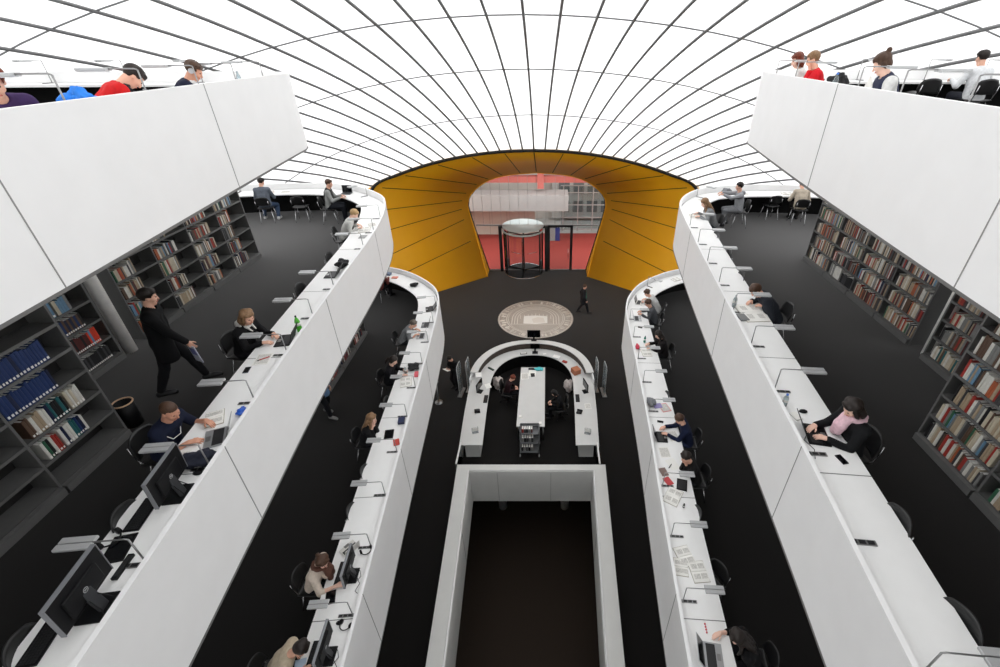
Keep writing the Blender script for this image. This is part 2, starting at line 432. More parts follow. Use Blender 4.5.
# round columns on the galleries, beside the bookcases
for X, Y in ((-7.12, 7.0), (7.55, 6.85)):
    MB().lathe([(.1, 7.25), (.1, 10.36)], (X, Y, 0), 24).build('column', concrete)['kind'] = 'structure'

# ------------------------------------------------------------------ bookcases and books
BOOKS = []     # (place, size, lean, colour, case, where, row, unit)
def bookcase(label, X, Y0, nb, bw, z0, face, rows=6, key=''):
    """steel bookcase whose open front lies at X and faces +X (face=1) or -X; bays run along +Y from Y0"""
    root = thing('bookcase', label, 'bookcase', (X, Y0, z0), 0, 'steel bookcases')
    D = .32; pit = .352; Ht = .12+pit*(rows-1)+.33; f = face
    xs = lambda d: -f*d
    m = MB().box((xs(D+.01), nb*bw/2, Ht/2), (.015, nb*bw, Ht)); m.build('back_panel', shelfdark, root)
    for i in range(nb+1):
        MB().box((xs(D), i*bw, Ht/2), (D*2, .03, Ht), bev=.003).build('upright', shelfgrey, root)
    for i in range(nb):
        y = (i+.5)*bw
        MB().box((xs(D/2-.03), y, .055), (D+.06, bw-.03, .11), bev=.003).build('plinth', shelfgrey, root)
        for r in range(rows):
            MB().box((xs(D/2), y, .12+pit*r-.012), (D-.005, bw-.035, .024)).box((xs(.006), y, .12+pit*r-.02), (.012, bw-.034, .04)).build('shelf', shelfgrey, root)
        MB().box((xs(D), y, Ht-.012), (D*2, bw-.03, .024)).build('top_panel', shelfgrey, root)
    def fill(bay, row, y0, y1, cols, hmin=.2, hmax=.29, tmin=.022, tmax=.045, lab=False, wide=1.):
        rnd = random.Random(hash((key, bay, row)) if False else (sum(map(ord, key))*31+bay*7+row))
        a = bay*bw+.03+y0*(bw-.06); e = bay*bw+.03+y1*(bw-.06); k = 0
        base = rnd.uniform(hmin, hmax)
        while True:
            t = rnd.uniform(tmin, tmax)*wide
            if a+t > e: break
            if rnd.random() < .12: base = rnd.uniform(hmin, hmax)
            h = min(hmax, max(hmin, base+rnd.uniform(-.025, .025))) ; d = rnd.uniform(.17, .24)
            BOOKS.append(dict(p=(X-f*(.015+d/2), Y0+a+t/2, z0+.12+pit*row), s=(d, t-.002, h), col=rnd.choice(cols), f=f, key=key, bay=bay, row=row, k=k, lab=lab))
            a += t; k += 1
    root['key'] = key
    return root, fill
COLS = {'white': (214, 212, 205), 'cream': (196, 186, 166), 'beige': (168, 150, 126), 'brown': (92, 70, 56), 'dark red': (92, 40, 38), 'red': (156, 50, 42), 'orange': (172, 92, 58), 'green': (50, 98, 72),
 'teal': (36, 96, 100), 'blue': (27, 50, 98), 'navy': (24, 34, 64), 'light blue': (104, 140, 168), 'grey': (128, 128, 126), 'dark grey': (64, 64, 66), 'black': (24, 24, 26), 'vermilion': (216, 62, 34)}
MIX = ['white', 'white', 'cream', 'cream', 'beige', 'beige', 'grey', 'grey', 'brown', 'dark red', 'red', 'orange', 'navy', 'black', 'green', 'dark grey', 'dark grey', 'light blue', 'white', 'cream', 'beige']
WARM = ['cream', 'beige', 'beige', 'brown', 'brown', 'dark red', 'red', 'orange', 'grey', 'grey', 'white', 'white', 'black', 'dark grey', 'cream', 'beige', 'dark grey']
BLUE = ['blue', 'blue', 'blue', 'navy']
CASES = {}
# left, far: four bays, each about half full from its near side
r, F = bookcase('half empty grey steel bookcase of four bays behind the standing man in black', -7.14, 7.4, 4, 1.03, 7.25, 1, key='LA'); CASES['LA'] = 'half empty bookcase behind the man in black'
lim = [[.45, .42, .5, .5, .45, .3], [.55, .5, .5, .62, .45, .3], [.55, .6, .72, .68, .72, .4], [.6, .5, .4, .45, .7, .4]]
for b in range(4):
    for rw in range(6): F(b, rw, 0.02, lim[b][rw], {1: MIX, 2: WARM}.get((b+rw) % 3, MIX))
# left, beside the column
r, F = bookcase('grey steel bookcase beside the left concrete column with black books low down', -7.1, 4.75, 2, 1.03, 7.25, 1, key='LB'); CASES['LB'] = 'bookcase beside the left column'
F(1, 0, .05, .88, ['black', 'black', 'dark grey'], .24, .28, .03, .042, True)
F(1, 1, .05, .66, ['dark red', 'black', 'dark red'], .24, .28, .03, .042, True); F(1, 1, .66, .88, ['light blue', 'vermilion', 'vermilion'], .25, .28, .03, .04, True)
F(1, 2, .05, .78, ['brown', 'blue', 'navy', 'brown', 'black'], .24, .29, .03, .045, True)
F(1, 3, .3, .44, ['light blue'], .28, .3, .05, .06, True); F(1, 3, .45, .76, ['grey', 'cream', 'light blue'], .2, .26, .04, .06)
F(0, 2, .1, .9, MIX); F(0, 1, .1, .9, MIX); F(0, 3, .1, .7, MIX)
# left, front: the long case with blue volumes
r, F = bookcase('long dark grey steel bookcase nearest the camera on the left holding blue bound volumes', -5.48, -.35, 5, 1.04, 7.25, 1, key='LC'); CASES['LC'] = 'left front bookcase'
F(4, 5, .0, .1, ['white', 'cream', 'dark red']); F(4, 4, .0, .78, BLUE, .25, .29, .034, .05, True); F(4, 3, .0, .66, BLUE, .25, .29, .034, .05, True)
F(4, 2, .08, .36, ['brown', 'navy', 'white', 'brown', 'beige'], .22, .27, .03, .045, True); F(4, 2, .36, .62, ['teal', 'green', 'black', 'navy'], .23, .27, .03, .045, True); F(4, 2, .62, .84, ['white', 'cream', 'white'], .24, .27, .03, .04, True)
F(4, 1, .08, .32, ['black', 'teal', 'white', 'red', 'green'], .2, .25, .03, .04, True); F(4, 1, .32, .66, ['white', 'blue', 'white', 'teal', 'navy'], .22, .26, .03, .045, True)
F(3, 5, .2, .9, BLUE+['white', 'dark red']); F(3, 4, .1, .95, BLUE+['brown'], .25, .29, .034, .05, True); F(3, 3, .5, .97, BLUE+['brown'], .25, .29, .034, .05, True); F(2, 3, .1, .8, MIX); F(2, 2, .1, .9, MIX)
# right side, all full
r, F = bookcase('full grey steel bookcase of four bays at the far right of the middle gallery', 7.45, 7.2, 4, 1.03, 7.25, -1, key='RA'); CASES['RA'] = 'full four bay bookcase on the right'
for b in range(4):
    for rw in range(6):
        if (b, rw) == (2, 0): F(b, rw, .5, .97, ['white', 'grey', 'white'], .26, .29); F(b, rw, .02, .48, ['black', 'dark grey'], .2, .26); continue
        F(b, rw, .02, .97 if (b+rw) % 4 else .88, WARM if (b*2+rw) % 3 else MIX, .19, .29)
r, F = bookcase('full grey steel bookcase beside the right concrete column', 7.4, 4.72, 2, 1.03, 7.25, -1, key='RB'); CASES['RB'] = 'bookcase beside the right column'
for b in range(2):
    for rw in range(6): F(b, rw, .04, .95 if rw % 2 else .9, WARM if rw != 0 else ['teal', 'brown', 'cream', 'beige', 'white'], .19, .27)
r, F = bookcase('long full grey steel bookcase nearest the camera on the right', 5.92, -.42, 5, 1.04, 7.25, -1, key='RC'); CASES['RC'] = 'right front bookcase'
for b in range(2, 5):
    for rw in range(6): F(b, rw, .03, .97 if (b+rw) % 3 else .9, MIX if (b+rw) % 2 else WARM, .2, .29, .024, .05)
# lower gallery, left: foot of a bookcase seen below the middle gallery
r, F = bookcase('bookcase on the lower left gallery, half hidden below the middle gallery edge', -5.5, 9.9, 3, 1.04, 3.87, 1, key='LL'); CASES['LL'] = 'bookcase on the lower left gallery'
for b in range(3):
    for rw in range(0, 4): F(b, rw, .1, .8, ['navy', 'red', 'white', 'black', 'brown'])
# nearest 300 as books of their own, the rest as one mass
cm = Vector((.6, 0, 12))
def vis(b):      # rows that show from the hall
    p = Vector(b['p'])
    if b['key'] == 'LL' and b['row'] > 0: return 40+p.y
    if b['key'] in ('LB', 'RB') and b['bay'] == 0: return 35
    lim = {'LC': 5.5, 'RC': 4.5, 'LA': 5, 'RA': 5, 'LB': 4, 'RB': 4}.get(b['key'], 9)
    d = (p-cm).length
    if b['row'] >= lim or (b['key'] in ('LC', 'RC') and (b['bay'] < 3 or (b['key'] == 'RC' and b['bay'] == 3 and b['row'] > 3))): d += 20
    return d/b['s'][2]*.25
BOOKS.sort(key=vis)
def book_mesh():
    """cover with rounded spine at +x, pages inset; unit size, base at z=0"""
    m = MB()
    m.box((0, -.46, .5), (1, .08, 1)).box((0, .46, .5), (1, .08, 1))
    m.add([(.5, -.5, 0), (.5, .5, 0), (.5, .5, 1), (.5, -.5, 1), (.53, -.2, 0), (.53, .2, 0), (.53, .2, 1), (.53, -.2, 1), (.44, -.5, 0), (.44, .5, 0), (.44, .5, 1), (.44, -.5, 1)],
          [(0, 4, 7, 3), (4, 5, 6, 7), (5, 1, 2, 6), (3, 7, 6, 2, 10, 11), (8, 9, 1, 5, 4, 0), (8, 11, 10, 9)], 0)
    m.box((-.02, 0, .5), (.92, .84, .965), mi=1)
    return m.mesh('book', [paper, paper])
bm0 = book_mesh()
m = MB(); m.add([(.535, -.3, .06), (.535, .3, .06), (.535, .3, .17), (.535, -.3, .17)], [(0, 1, 2, 3)]); m.box((.53, 0, .115), (.008, .6, .11))
lab0 = m.mesh('spine_label', paper)
BMAT = {k: mat('book_'+k.replace(' ', '_'), v, .6, noise=.12, nscale=14) for k, v in COLS.items()}
ROWN = ['bottom', 'second', 'third', 'fourth', 'fifth', 'sixth']
BAYN = {'LA': ['nearest bay', 'second bay', 'third bay', 'farthest bay'], 'RA': ['nearest bay', 'second bay', 'third bay', 'farthest bay'], 'LB': ['rear bay', 'front bay'], 'RB': ['rear bay', 'front bay'],
        'LC': ['fifth bay', 'fourth bay', 'third bay', 'second bay', 'far bay'], 'RC': ['fifth bay', 'fourth bay', 'third bay', 'second bay', 'far bay'], 'LL': ['nearest bay', 'middle bay', 'farthest bay']}
SHORT = {'LA': 'left rear bookcase', 'LB': 'left column bookcase', 'LC': 'left front bookcase', 'RA': 'right rear bookcase', 'RB': 'right column bookcase', 'RC': 'right front bookcase', 'LL': 'lower left bookcase'}
count = {}
rest = {}
for i, b in enumerate(BOOKS):
    if i < 300:
        o = bpy.data.objects.new('book', bm0); COL.objects.link(o)
        o.location = b['p']; o.scale = (b['s'][0], b['s'][1], b['s'][2]); o.rotation_euler = (0, 0, 0 if b['f'] > 0 else PI)
        o.material_slots[0].link = 'OBJECT'; o.material_slots[0].material = BMAT[b['col']]
        lr = 'left'      # facing the case, first book stands at its left end
        n = b['k'] if b['f'] > 0 else None
        b['o'] = o
        if b['lab']:
            l = bpy.data.objects.new('spine_label', lab0); COL.objects.link(l); l.parent = o
    else:
        rest.setdefault(b['col'], []).append(b)
# words for each book: counted within its colour on its shelf, from the end nearest the camera
shelfs = {}
for b in BOOKS[:300]: shelfs.setdefault((b['key'], b['bay'], b['row'], b['col']), []).append(b)
for (key, bay, row, col), L in shelfs.items():
    L.sort(key=lambda b: b['p'][1])
    for i, b in enumerate(L):
        w_ = f'{nth(i)} {col} book' if len(L) > 1 else f'only {col} book'
        tag(b['o'], f'{w_} from near end, {ROWN[row]} shelf up, {BAYN[key][bay]}, {SHORT[key]}' if len(L) > 1 else f'{w_} on {ROWN[row]} shelf up, {BAYN[key][bay]}, {SHORT[key]}', 'book', f'books on the {SHORT[key]}')
m = MB(); ml = [paper]
for col, L in rest.items():
    ml.append(BMAT[col]); ci = len(ml)-1
    for b in L:
        d, t, h = b['s']; x, y, z = b['p']; f = b['f']
        m.box((x, y, z+h/2), (d, t, h), mi=ci); m.box((x-f*.003, y, z+h-.002), (d-.01, t*.8, .006), mi=0)
        if b['lab']: m.box((x+f*(d/2+.001), y, z+.03), (.003, t*.7, .03), mi=0)
tag(m.build('books', ml), 'densely shelved books in the far bays of the steel bookcases', 'books', None, 'stuff')
# ------------------------------------------------------------------ desk lamps
def ang(v): return math.atan2(v.y, v.x)
def lamp_proto():
    """local +X points from the parapet to the reader"""
    r = thing('desk_lamp', 'x', 'lamp', (0, 0, 0), 0, 'slim desk lamps')
    MB().box((.1, 0, .006), (.24, .05, .012), bev=.003).box((.04, 0, .0135), (.06, .034, .003), mi=1).box((.11, 0, .0135), (.06, .034, .003), mi=1).box((.18, 0, .0135), (.05, .034, .003), mi=1).build('socket_plate', [steel, keysm], r)
    MB().tube([(0, .0, .0), (0, 0, .375)], .008, 8).build('post', steel, r)
    MB().tube([(0, 0, .375), (.03, 0, .385), (.5, 0, .385)], .007, 8).build('arm', steel, r)
    m = MB()
    m.box((.42, .034, .38), (.29, .06, .03), bev=.006).box((.42, -.034, .38), (.29, .06, .03), bev=.006).box((.42, 0, .38), (.27, .012, .018), mi=1)
    h = m.build('lamp_head', [lampgrey, steel], r)
    MB().box((.42, 0, .362), (.26, .1, .006)).build('diffuser', mat('lamp_diffuser', (236, 238, 238), .5), h)
    return r
LP = lamp_proto(); first_lamp = [True]
def put(p, z): return (p.x, p.y, z)
def lamps(lv, sd, spots):
    g = G[lv, sd]
    for i, s in enumerate(spots):
        p, n = at_Y(lv, sd, s, .13) if not isinstance(s, tuple) else at_X(lv, sd, s[0], .13)
        lab = f'slim grey desk lamp, {nth(i)} from the camera along the {LV[lv]} {SIDE[sd]} gallery desk'
        if first_lamp[0]:
            LP.location = put(p, g.dz); LP.rotation_euler = (0, 0, ang(n)); LP['label'] = lab; first_lamp[0] = False
        else: copy_tree(LP, put(p, g.dz), ang(n), lab)
lamps(2, -1, [2.43, 3.55, 4.68, 5.8, 6.93, 8.07, 10.2, 11.33, 12.5, (-5.1,), (-9.6,)])
lamps(2, 1, [1.55, 4.92, 6.04, 7.14, 8.25, 9.35, 10.5, 11.72, (5.3,), (9.2,)])
lamps(1, -1, [2.55, 3.65, 4.78, 5.88, 7.0, 8.12, 9.2, 10.25, 11.35, 12.5, 13.6])
lamps(1, 1, [2.75, 3.86, 4.99, 6.1, 8.3, 9.43, 10.5, 11.63, 12.7, (4.2,)])
lamps(3, -1, [3.6, 4.45, 5.6, 6.7, 7.75, 8.75, (-6.2,), (-7.6,), (-9,)])
lamps(3, 1, [4.3, 5.35, 6.3, 8.6, 9.7, (7.2,), (8.6,), (9.7,)])
# flush socket strips where no lamp stands
def socket(lv, sd, Y, label):
    p, n = at_Y(lv, sd, Y, .23); m = MB()
    m.box((0, 0, .006), (.26, .06, .012), bev=.003)
    for k in (-.08, 0, .08): m.box((k, 0, .0135), (.06, .04, .003), mi=1)
    o = m.build('socket_strip', [steel, keysm]); o.location = put(p, G[lv, sd].dz); o.rotation_euler = (0, 0, ang(n)); tag(o, label, 'socket', 'socket strips')
socket(2, 1, 2.66, 'flush grey socket strip on the empty white desk at lower right of the photo')
socket(2, 1, 3.78, 'grey socket strip beside the laptop of the woman with the pink scarf')

# ------------------------------------------------------------------ chairs
def shell(m, back=True):
    """moulded seat shell; local +Y is the sitter's front"""
    vs = []; fs = []; nu, nv = 11, 9
    return m
def grid_shell(m, fn, nu, nv, th):
    vs = []
    P = [[Vector(fn(i/(nu-1)*2-1, j/(nv-1))) for i in range(nu)] for j in range(nv)]
    for j in range(nv):
        for i in range(nu): vs.append(P[j][i])
    N = []
    for j in range(nv):
        for i in range(nu):
            du = P[j][min(i+1, nu-1)]-P[j][max(i-1, 0)]; dv = P[min(j+1, nv-1)][i]-P[max(j-1, 0)][i]
            N.append(du.cross(dv).normalized())
    vs2 = [v-n*th for v, n in zip(vs, N)]; k = nu*nv; fs = []
    for j in range(nv-1):
        for i in range(nu-1):
            a = j*nu+i; fs.append((a, a+1, a+nu+1, a+nu)); fs.append((k+a, k+a+nu, k+a+nu+1, k+a+1))
    edge = [i for i in range(nu)]+[j*nu+nu-1 for j in range(1, nv)]+[(nv-1)*nu+i for i in range(nu-2, -1, -1)]+[j*nu for j in range(nv-2, 0, -1)]
    for a, b in zip(edge, edge[1:]+edge[:1]): fs.append((a, k+a, k+b, b))
    m.add(vs+vs2, fs, 0, True); return m
chairblk = mat('chair_black', (20, 20, 21), .45, noise=.06)
def chair_proto():
    r = thing('reading_chair', 'x', 'chair', (0, 0, 0), 0, 'black shell chairs at the gallery desks')
    grid_shell(MB(), lambda u, v: (u*.215*(1-.12*(v-.5)**2), -.19+.40*v, .455+.02*u*u-.03*(v-.5)**2*0+(-.02 if v > .85 else 0)), 9, 9, .014).build('seat', chairblk, r)
    grid_shell(MB(), lambda u, v: (u*(.215-.05*max(0, v-.5)**2*4), -.20-.06*v+.05*u*u, .56+.27*v-.03*u*u*v), 11, 8, .014).build('backrest', chairblk, r)
    for s in (-1, 1):
        MB().tube([(s*.17, -.12, .445), (s*.185, -.20, .48), (s*.185, -.235, .60), (s*.18, -.25, .72)], .009, 6).build('back_post', chrome, r)
        MB().tube([(s*.16, .14, .44), (s*.205, .215, .02), (s*.205, .215, 0)], .0095, 8).build('leg', chrome, r)
        MB().tube([(s*.16, -.12, .44), (s*.205, -.225, .02), (s*.205, -.225, 0)], .0095, 8).build('leg', chrome, r)
    MB().tube([(-.16, .14, .437), (.16, .14, .437), (.16, -.12, .437), (-.16, -.12, .437)], .009, 6, closed=True).build('seat_frame', chrome, r)
    return r
CP = chair_proto(); first_chair = [True]
def chair(x, y, z, face, label):
    """face: direction the sitter looks, radians from +X"""
    if first_chair[0]:
        CP.location = (x, y, z); CP.rotation_euler = (0, 0, face-PI/2); CP['label'] = label; first_chair[0] = False; return CP
    return copy_tree(CP, (x, y, z), face-PI/2, label)
def chair_at(lv, sd, s, off, label, turn=0.):
    p, n = at_Y(lv, sd, s, off) if not isinstance(s, tuple) else at_X(lv, sd, s[0], off)
    return chair(p.x, p.y, G[lv, sd].zf, ang(-n)+turn, label)
for lv, sd, s, off, label, t in [
    (2, -1, 1.86, .5, 'empty black chair at the left desk below the big monitor at the photo corner', .3),
    (2, -1, 3.02, .5, 'empty black chair behind the second desk monitor, left middle gallery', .1),
    (2, -1, 8.17, .64, 'empty black chair with dark cushion beyond the woman at the green bottle', 0),
    (2, -1, 9.78, .6, 'empty black chair pushed in between two lamps, far part of left middle gallery', 0),
    (2, -1, (-7.35,), 1.1, 'empty chrome legged black chair at the rounded left end between two seated men', .2),
    (2, 1, 2.96, .52, 'empty black chair at the bare right desk nearest the woman with pink scarf', 0),
    (2, 1, 1.98, .52, 'empty black chair pushed in at the photo lower right corner', .1),
    (2, 1, 8.71, .5, 'first empty black chair beyond the newspaper reader, right middle gallery', 0),
    (2, 1, 9.92, .53, 'second empty black chair beyond the newspaper reader, right middle gallery', 0),
    (2, 1, 11.19, .5, 'third empty black chair beyond the newspaper reader, right middle gallery', 0),
    (2, 1, (7.9,), .75, 'empty black chair between the stretching man and the person in beige', .1),
    (1, -1, 5.56, .5, 'empty black chair on the lower left gallery beyond the woman in the pale top', 0),
    (1, -1, 6.51, .5, 'empty black chair on the lower left gallery next before the woman holding her face', 0),
    (1, -1, 8.7, .55, 'empty black chair on the lower left gallery between the two dark haired women', 0),
    (1, 1, 5.5, .5, 'empty black chair pushed in on the lower right gallery, beyond the open magazines', 0),
    (1, 1, 4.34, .68, 'empty black chair turned out beside the open magazines on lower right gallery', .5),
    (1, 1, 8.89, .45, 'empty black chair pushed in beyond the pink paper on lower right gallery', 0),
    (3, 1, (8.05,), 1.05, 'empty black chair seen from behind at the upper right end desk', 0),
]: chair_at(lv, sd, s, off, label, t)

# ------------------------------------------------------------------ desk equipment
def loc(lv, sd, s, off):
    p, n = at_Y(lv, sd, s, off) if not isinstance(s, tuple) else at_X(lv, sd, s[0], off)
    return p, ang(n), G[lv, sd].dz+.0012
def laptop(lv, sd, s, off, label, body=silver, turn=0., open_=105, size=(.33, .23)):
    """keyboard towards the reader (local +X)"""
    p, a, z = loc(lv, sd, s, off); w_, d = size
    r = thing('laptop', label, 'laptop', put(p, z), a+turn, 'laptops')
    MB().box((0, 0, .009), (d, w_, .016), bev=.004).box((-.03, 0, .0175), (d*.5, w_*.88, .002), mi=1).box((.075, 0, .0175), (.055, .09, .0015), mi=2).build('base', [body, keysm, steel], r)
    M = roty(math.radians(-(open_-90))); c = Vector((-d/2, 0, .016))+M@Vector((0, 0, d/2))
    sc = MB(); sc.box(c, (.008, w_, d), M, bev=.003).box(c+M@Vector((.0045, 0, 0)), (.001, w_*.92, d*.88), M, mi=1).build('screen', [body, screen], r)
    return r
def monitor(lv, sd, s, off, label, turn=0.):
    """screen towards the reader (local +X); its back is towards the hall"""
    p, a, z = loc(lv, sd, s, off)
    r = thing('monitor', label, 'monitor', put(p, z), a+turn, 'desk monitors')
    MB().box((0, 0, .008), (.2, .26, .016), bev=.005).build('base', blackpl, r)
    MB().box((-.035, 0, .15), (.03, .09, .28), roty(.12), bev=.006).build('stand', mat('monitor_stand', (60, 61, 64), .4, metal=.3), r)
    M = roty(-.06)
    MB().box((.0, 0, .30), (.035, .55, .34), M, bev=.006).box((-.022, 0, .28), (.03, .36, .2), M, bev=.008).build('housing', blackpl, r)
    MB().box((.0185, 0, .302), (.002, .52, .3), M).build('screen_panel', screen, r)
    fr = MB(); zz = .30
    for c, d in (((0, .278, zz), (.037, .008, .35)), ((0, -.278, zz), (.037, .008, .35)), ((.0, 0, zz+.173), (.037, .56, .008))):
        c = Vector(c)-Vector((0, 0, .30)); fr.box(M@c+Vector((0, 0, .30)), d, M)
    fr.build('bezel', mat('bezel_grey', (140, 142, 146), .35, metal=.4), r)
    e = MB(); e.tube([M@Vector((-.0385, .022*math.cos(t*PI/8), .022*math.sin(t*PI/8)-.02))+Vector((0, 0, .30)) for t in range(16)], .0028, 5, closed=True)
    for k in (-.009, 0, .009): e.box(M@Vector((-.0385, k, -.02))+Vector((0, 0, .30)), (.002, .005, .014), M)
    e.build('emblem', lampgrey, r)
    cab = MB(); cab.tube([Vector(q) for q in ((-.02, .03, .2), (-.12, .08, .1), (-.16, .14, .008), (-.12, .26, .008), (-.17, .3, .008))], .005, 6)
    cab.tube([(-.02, -.03, .2), (-.13, -.05, .06), (-.15, .02, .008), (-.1, .1, .006)], .005, 6); cab.build('cable', blackpl, r)
    return r
def keyboard(lv, sd, s, off, label, turn=0., w_=.44):
    p, a, z = loc(lv, sd, s, off); r = thing('keyboard', label, 'keyboard', put(p, z), a+turn, 'keyboards')
    MB().box((0, 0, .01), (.15, w_, .018), bev=.004).build('case', blackpl, r)
    m = MB()
    for i in range(5):
        for j in range(int(w_/.022)-1): m.box((-.052+i*.024, -w_/2+.022+j*.0222, .021), (.018, .017, .006))
    m.build('key', keysm, r); r.children[-1]['kind'] = 'stuff'
    return r
def mouse(lv, sd, s, off, label, m_=None):
    p, a, z = loc(lv, sd, s, off)
    m = MB(); m.lathe([(.03, 0), (.034, .008), (.03, .022), (.018, .033), (.0, .036)], (0, 0, 0), 16)
    m.v = [(x*1.6, y, q) for x, y, q in m.v]
    m.box((.03, 0, .03), (.012, .006, .012), mi=1)
    o = m.build('computer_mouse', [m_ or blackpl, steel]); o.location = put(p, z); o.rotation_euler = (0, 0, a); tag(o, label, 'mouse', 'computer mice'); return o
def sheet(name, cat, lv, sd, s, off, d, label, ms, turn=0., bow=0., group=None):
    """a flat object: page, closed book, phone, tablet"""
    p, a, z = loc(lv, sd, s, off)
    m = MB(); m.box((0, 0, d[2]/2), d, bev=min(.003, d[2]*.3))
    if len(ms) > 1: m.box((0, 0, d[2]+.0004), (d[0]*.84, d[1]*.84, .0008), mi=1)
    o = m.build(name, ms); o.location = put(p, z); o.rotation_euler = (0, 0, a+turn); return tag(o, label, cat, group)
def open_book(lv, sd, s, off, label, w_=.42, d=.29, turn=0., name='open_book', mpage=None, z0=0, group='open books and magazines'):
    """two bowed page blocks on a cover; spine along local X"""
    p, a, z = loc(lv, sd, s, off); r = thing(name, label, 'book', put(p, z+z0), a+turn, group)
    MB().box((0, 0, .003), (d+.01, w_+.012, .006)).build('cover', mat('book_cover_tan', (150, 140, 120), .6), r)
    for sg in (-1, 1):
        prof = [(0, .008), (.05, .02), (.25, .024), (.6, .019), (1, .009)]
        vs = []; k = len(prof)
        for x in (-d/2, d/2):
            vs += [(x, sg*u*w_/2, h) for u, h in prof]+[(x, sg*u*w_/2, .006) for u, h in prof]
        n2 = 2*k; fs = [(i, i+1, n2+i+1, n2+i) for i in range(k-1)]+[tuple(range(k))+tuple(range(2*k-1, k-1, -1)), tuple(n2+q for q in range(k))+tuple(n2+q for q in range(2*k-1, k-1, -1)), (k-1, 2*k-1, n2+2*k-1, n2+k-1)]
        pm = MB().add(vs, fs, 0)
        for q in ((-.2, .55), (.25, .5)):
            pm.add([(d*q[0]-.05, sg*w_*.12, .0242), (d*q[0]+.05, sg*w_*.12, .0242), (d*q[0]+.05, sg*w_*.36, .0205), (d*q[0]-.05, sg*w_*.36, .0205)], [(0, 1, 2, 3)], 1)
        pm.build('pages', [mpage or paper, print_], r)
    return r
def bottle(lv, sd, s, off, label, m_, cap, h=.26, r0=.037, level=None):
    p, a, z = loc(lv, sd, s, off); r = thing('bottle', label, 'bottle', put(p, z), 0, 'bottles')
    MB().lathe([(r0*.8, 0), (r0, .012), (r0, h*.28), (r0*.9, h*.33), (r0, h*.38), (r0, h*.62), (r0*.75, h*.76), (.014, h*.88), (.013, h*.93)], (0, 0, 0), 20).build('body', m_, r)
    MB().lathe([(.016, h*.92), (.016, h), (.0, h)], (0, 0, 0), 16).build('cap', cap, r)
    b = MB().lathe([(r0+.0008, h*.4), (r0+.0008, h*.58)], (0, 0, 0), 20).build('wrapper', paper, r)
    return r
def pen(lv, sd, s, off, label, m_, turn=0., L=.14, r0=.005):
    p, a, z = loc(lv, sd, s, off); m = MB(); m.tube([(-L/2, 0, r0), (L*.3, 0, r0)], r0, 8).tube([(L*.3, 0, r0), (L*.46, 0, r0), (L/2, 0, r0)], [r0*.9, r0*.8, .001], 8, mi=1)
    o = m.build('pen', [m_, blackpl]); o.location = put(p, z); o.rotation_euler = (0, 0, a+turn); return tag(o, label, 'pen')
def cloth_heap(name, cat, x, y, z, d, label, m_, seed=0, rz=0.):
    """a crumpled soft heap resting on a flat surface"""
    rnd = random.Random(seed); bm = bmesh.new(); bmesh.ops.create_icosphere(bm, subdivisions=4, radius=1)
    ph = [rnd.uniform(0, 6.3) for _ in range(9)]
    for v in bm.verts:
        c = v.co
        k = 1+.13*math.sin(5*c.x+ph[0]+2*c.y)+.12*math.sin(6*c.y+ph[1]-3*c.z)+.07*math.sin(11*c.x-7*c.y+ph[2])+.05*math.sin(17*c.y+9*c.x+ph[3])
        zc = c.z*k
        v.co = Vector((c.x*k*d[0]/2, c.y*k*d[1]/2, max(0, (zc*.5+.5))*d[2]))
    me = bpy.data.meshes.new(name); bm.to_mesh(me); bm.free(); me.materials.append(m_)
    me.polygons.foreach_set('use_smooth', [True]*len(me.polygons))
    o = bpy.data.objects.new(name, me); COL.objects.link(o); o.location = (x, y, z); o.rotation_euler = (0, 0, rz)
    return tag(o, label, cat)
plast = lambda n, c, r=.4: mat(n, c, r, noise=.03)
# --- middle gallery, left desk
monitor(2, -1, 2.06, .30, 'big black monitor in the lower left corner, emblem on its back', .05)
monitor(2, -1, 3.22, .30, 'black desk monitor just in front of the man with the laptop', .05)
keyboard(2, -1, 1.82, .55, 'black keyboard before the monitor in the lower left corner', .1, .36)
keyboard(2, -1, 3.0, .52, 'black keyboard before the monitor in front of the laptop man', .05, .4)
sheet('tablet', 'tablet', 2, -1, 2.62, .5, (.2, .3, .012), 'dark flat tablet lying between the two monitors on the left desk', [blackpl, screen], .15)
mouse(2, -1, 1.45, .52, 'black mouse at the bottom of the photo on the left desk')
mouse(2, -1, 3.5, .25, 'black mouse by the monitor cables in front of the laptop man')
sheet('power_strip', 'power strip', 2, -1, 2.42, .33, (.05, .24, .03), 'black power strip under the lamp between the two monitors', [blackpl, keysm])
def headphones(x, y, z, rz, label, m_=None):
    r = thing('headphones', label, 'headphones', (x, y, z), rz)
    MB().tube([(.085*math.cos(t*PI/12), .085*math.sin(t*PI/12)*1.1, .03) for t in range(13)], .008, 8).build('headband', m_ or blackpl, r)
    for s in (-1, 1): MB().lathe([(.0, -.02), (.035, -.018), (.038, .0), (.034, .016), (0, .016)], (s*.085, 0, .036), 16, M=roty(PI/2)).build('ear_cup', m_ or blackpl, r)
    return r
p, a, z = loc(2, -1, 2.72, .64); headphones(p.x, p.y, z, a+1.2, 'black headphones lying behind the monitor in the lower left corner')
laptop(2, -1, 4.05, .33, 'silver laptop of the man in the navy t-shirt', silver, .35, 118)
open_book(2, -1, 4.42, .52, 'white open notebook under the arms of the man in the navy t-shirt', .3, .2, .4, 'open_notebook')
sheet('paper_sheet', 'paper', 2, -1, 3.72, .58, (.21, .3, .002), 'white sheet on the desk edge below the lamp of the laptop man', [paper, print_], .2)
p, a, z = loc(2, -1, 4.5, .22); cloth_heap('tissue_pack', 'packet', p.x, p.y, z, (.11, .17, .06), 'blue and white crumpled packet behind the silver laptop', plast('packet_blue', (38, 96, 205)), 3, a)
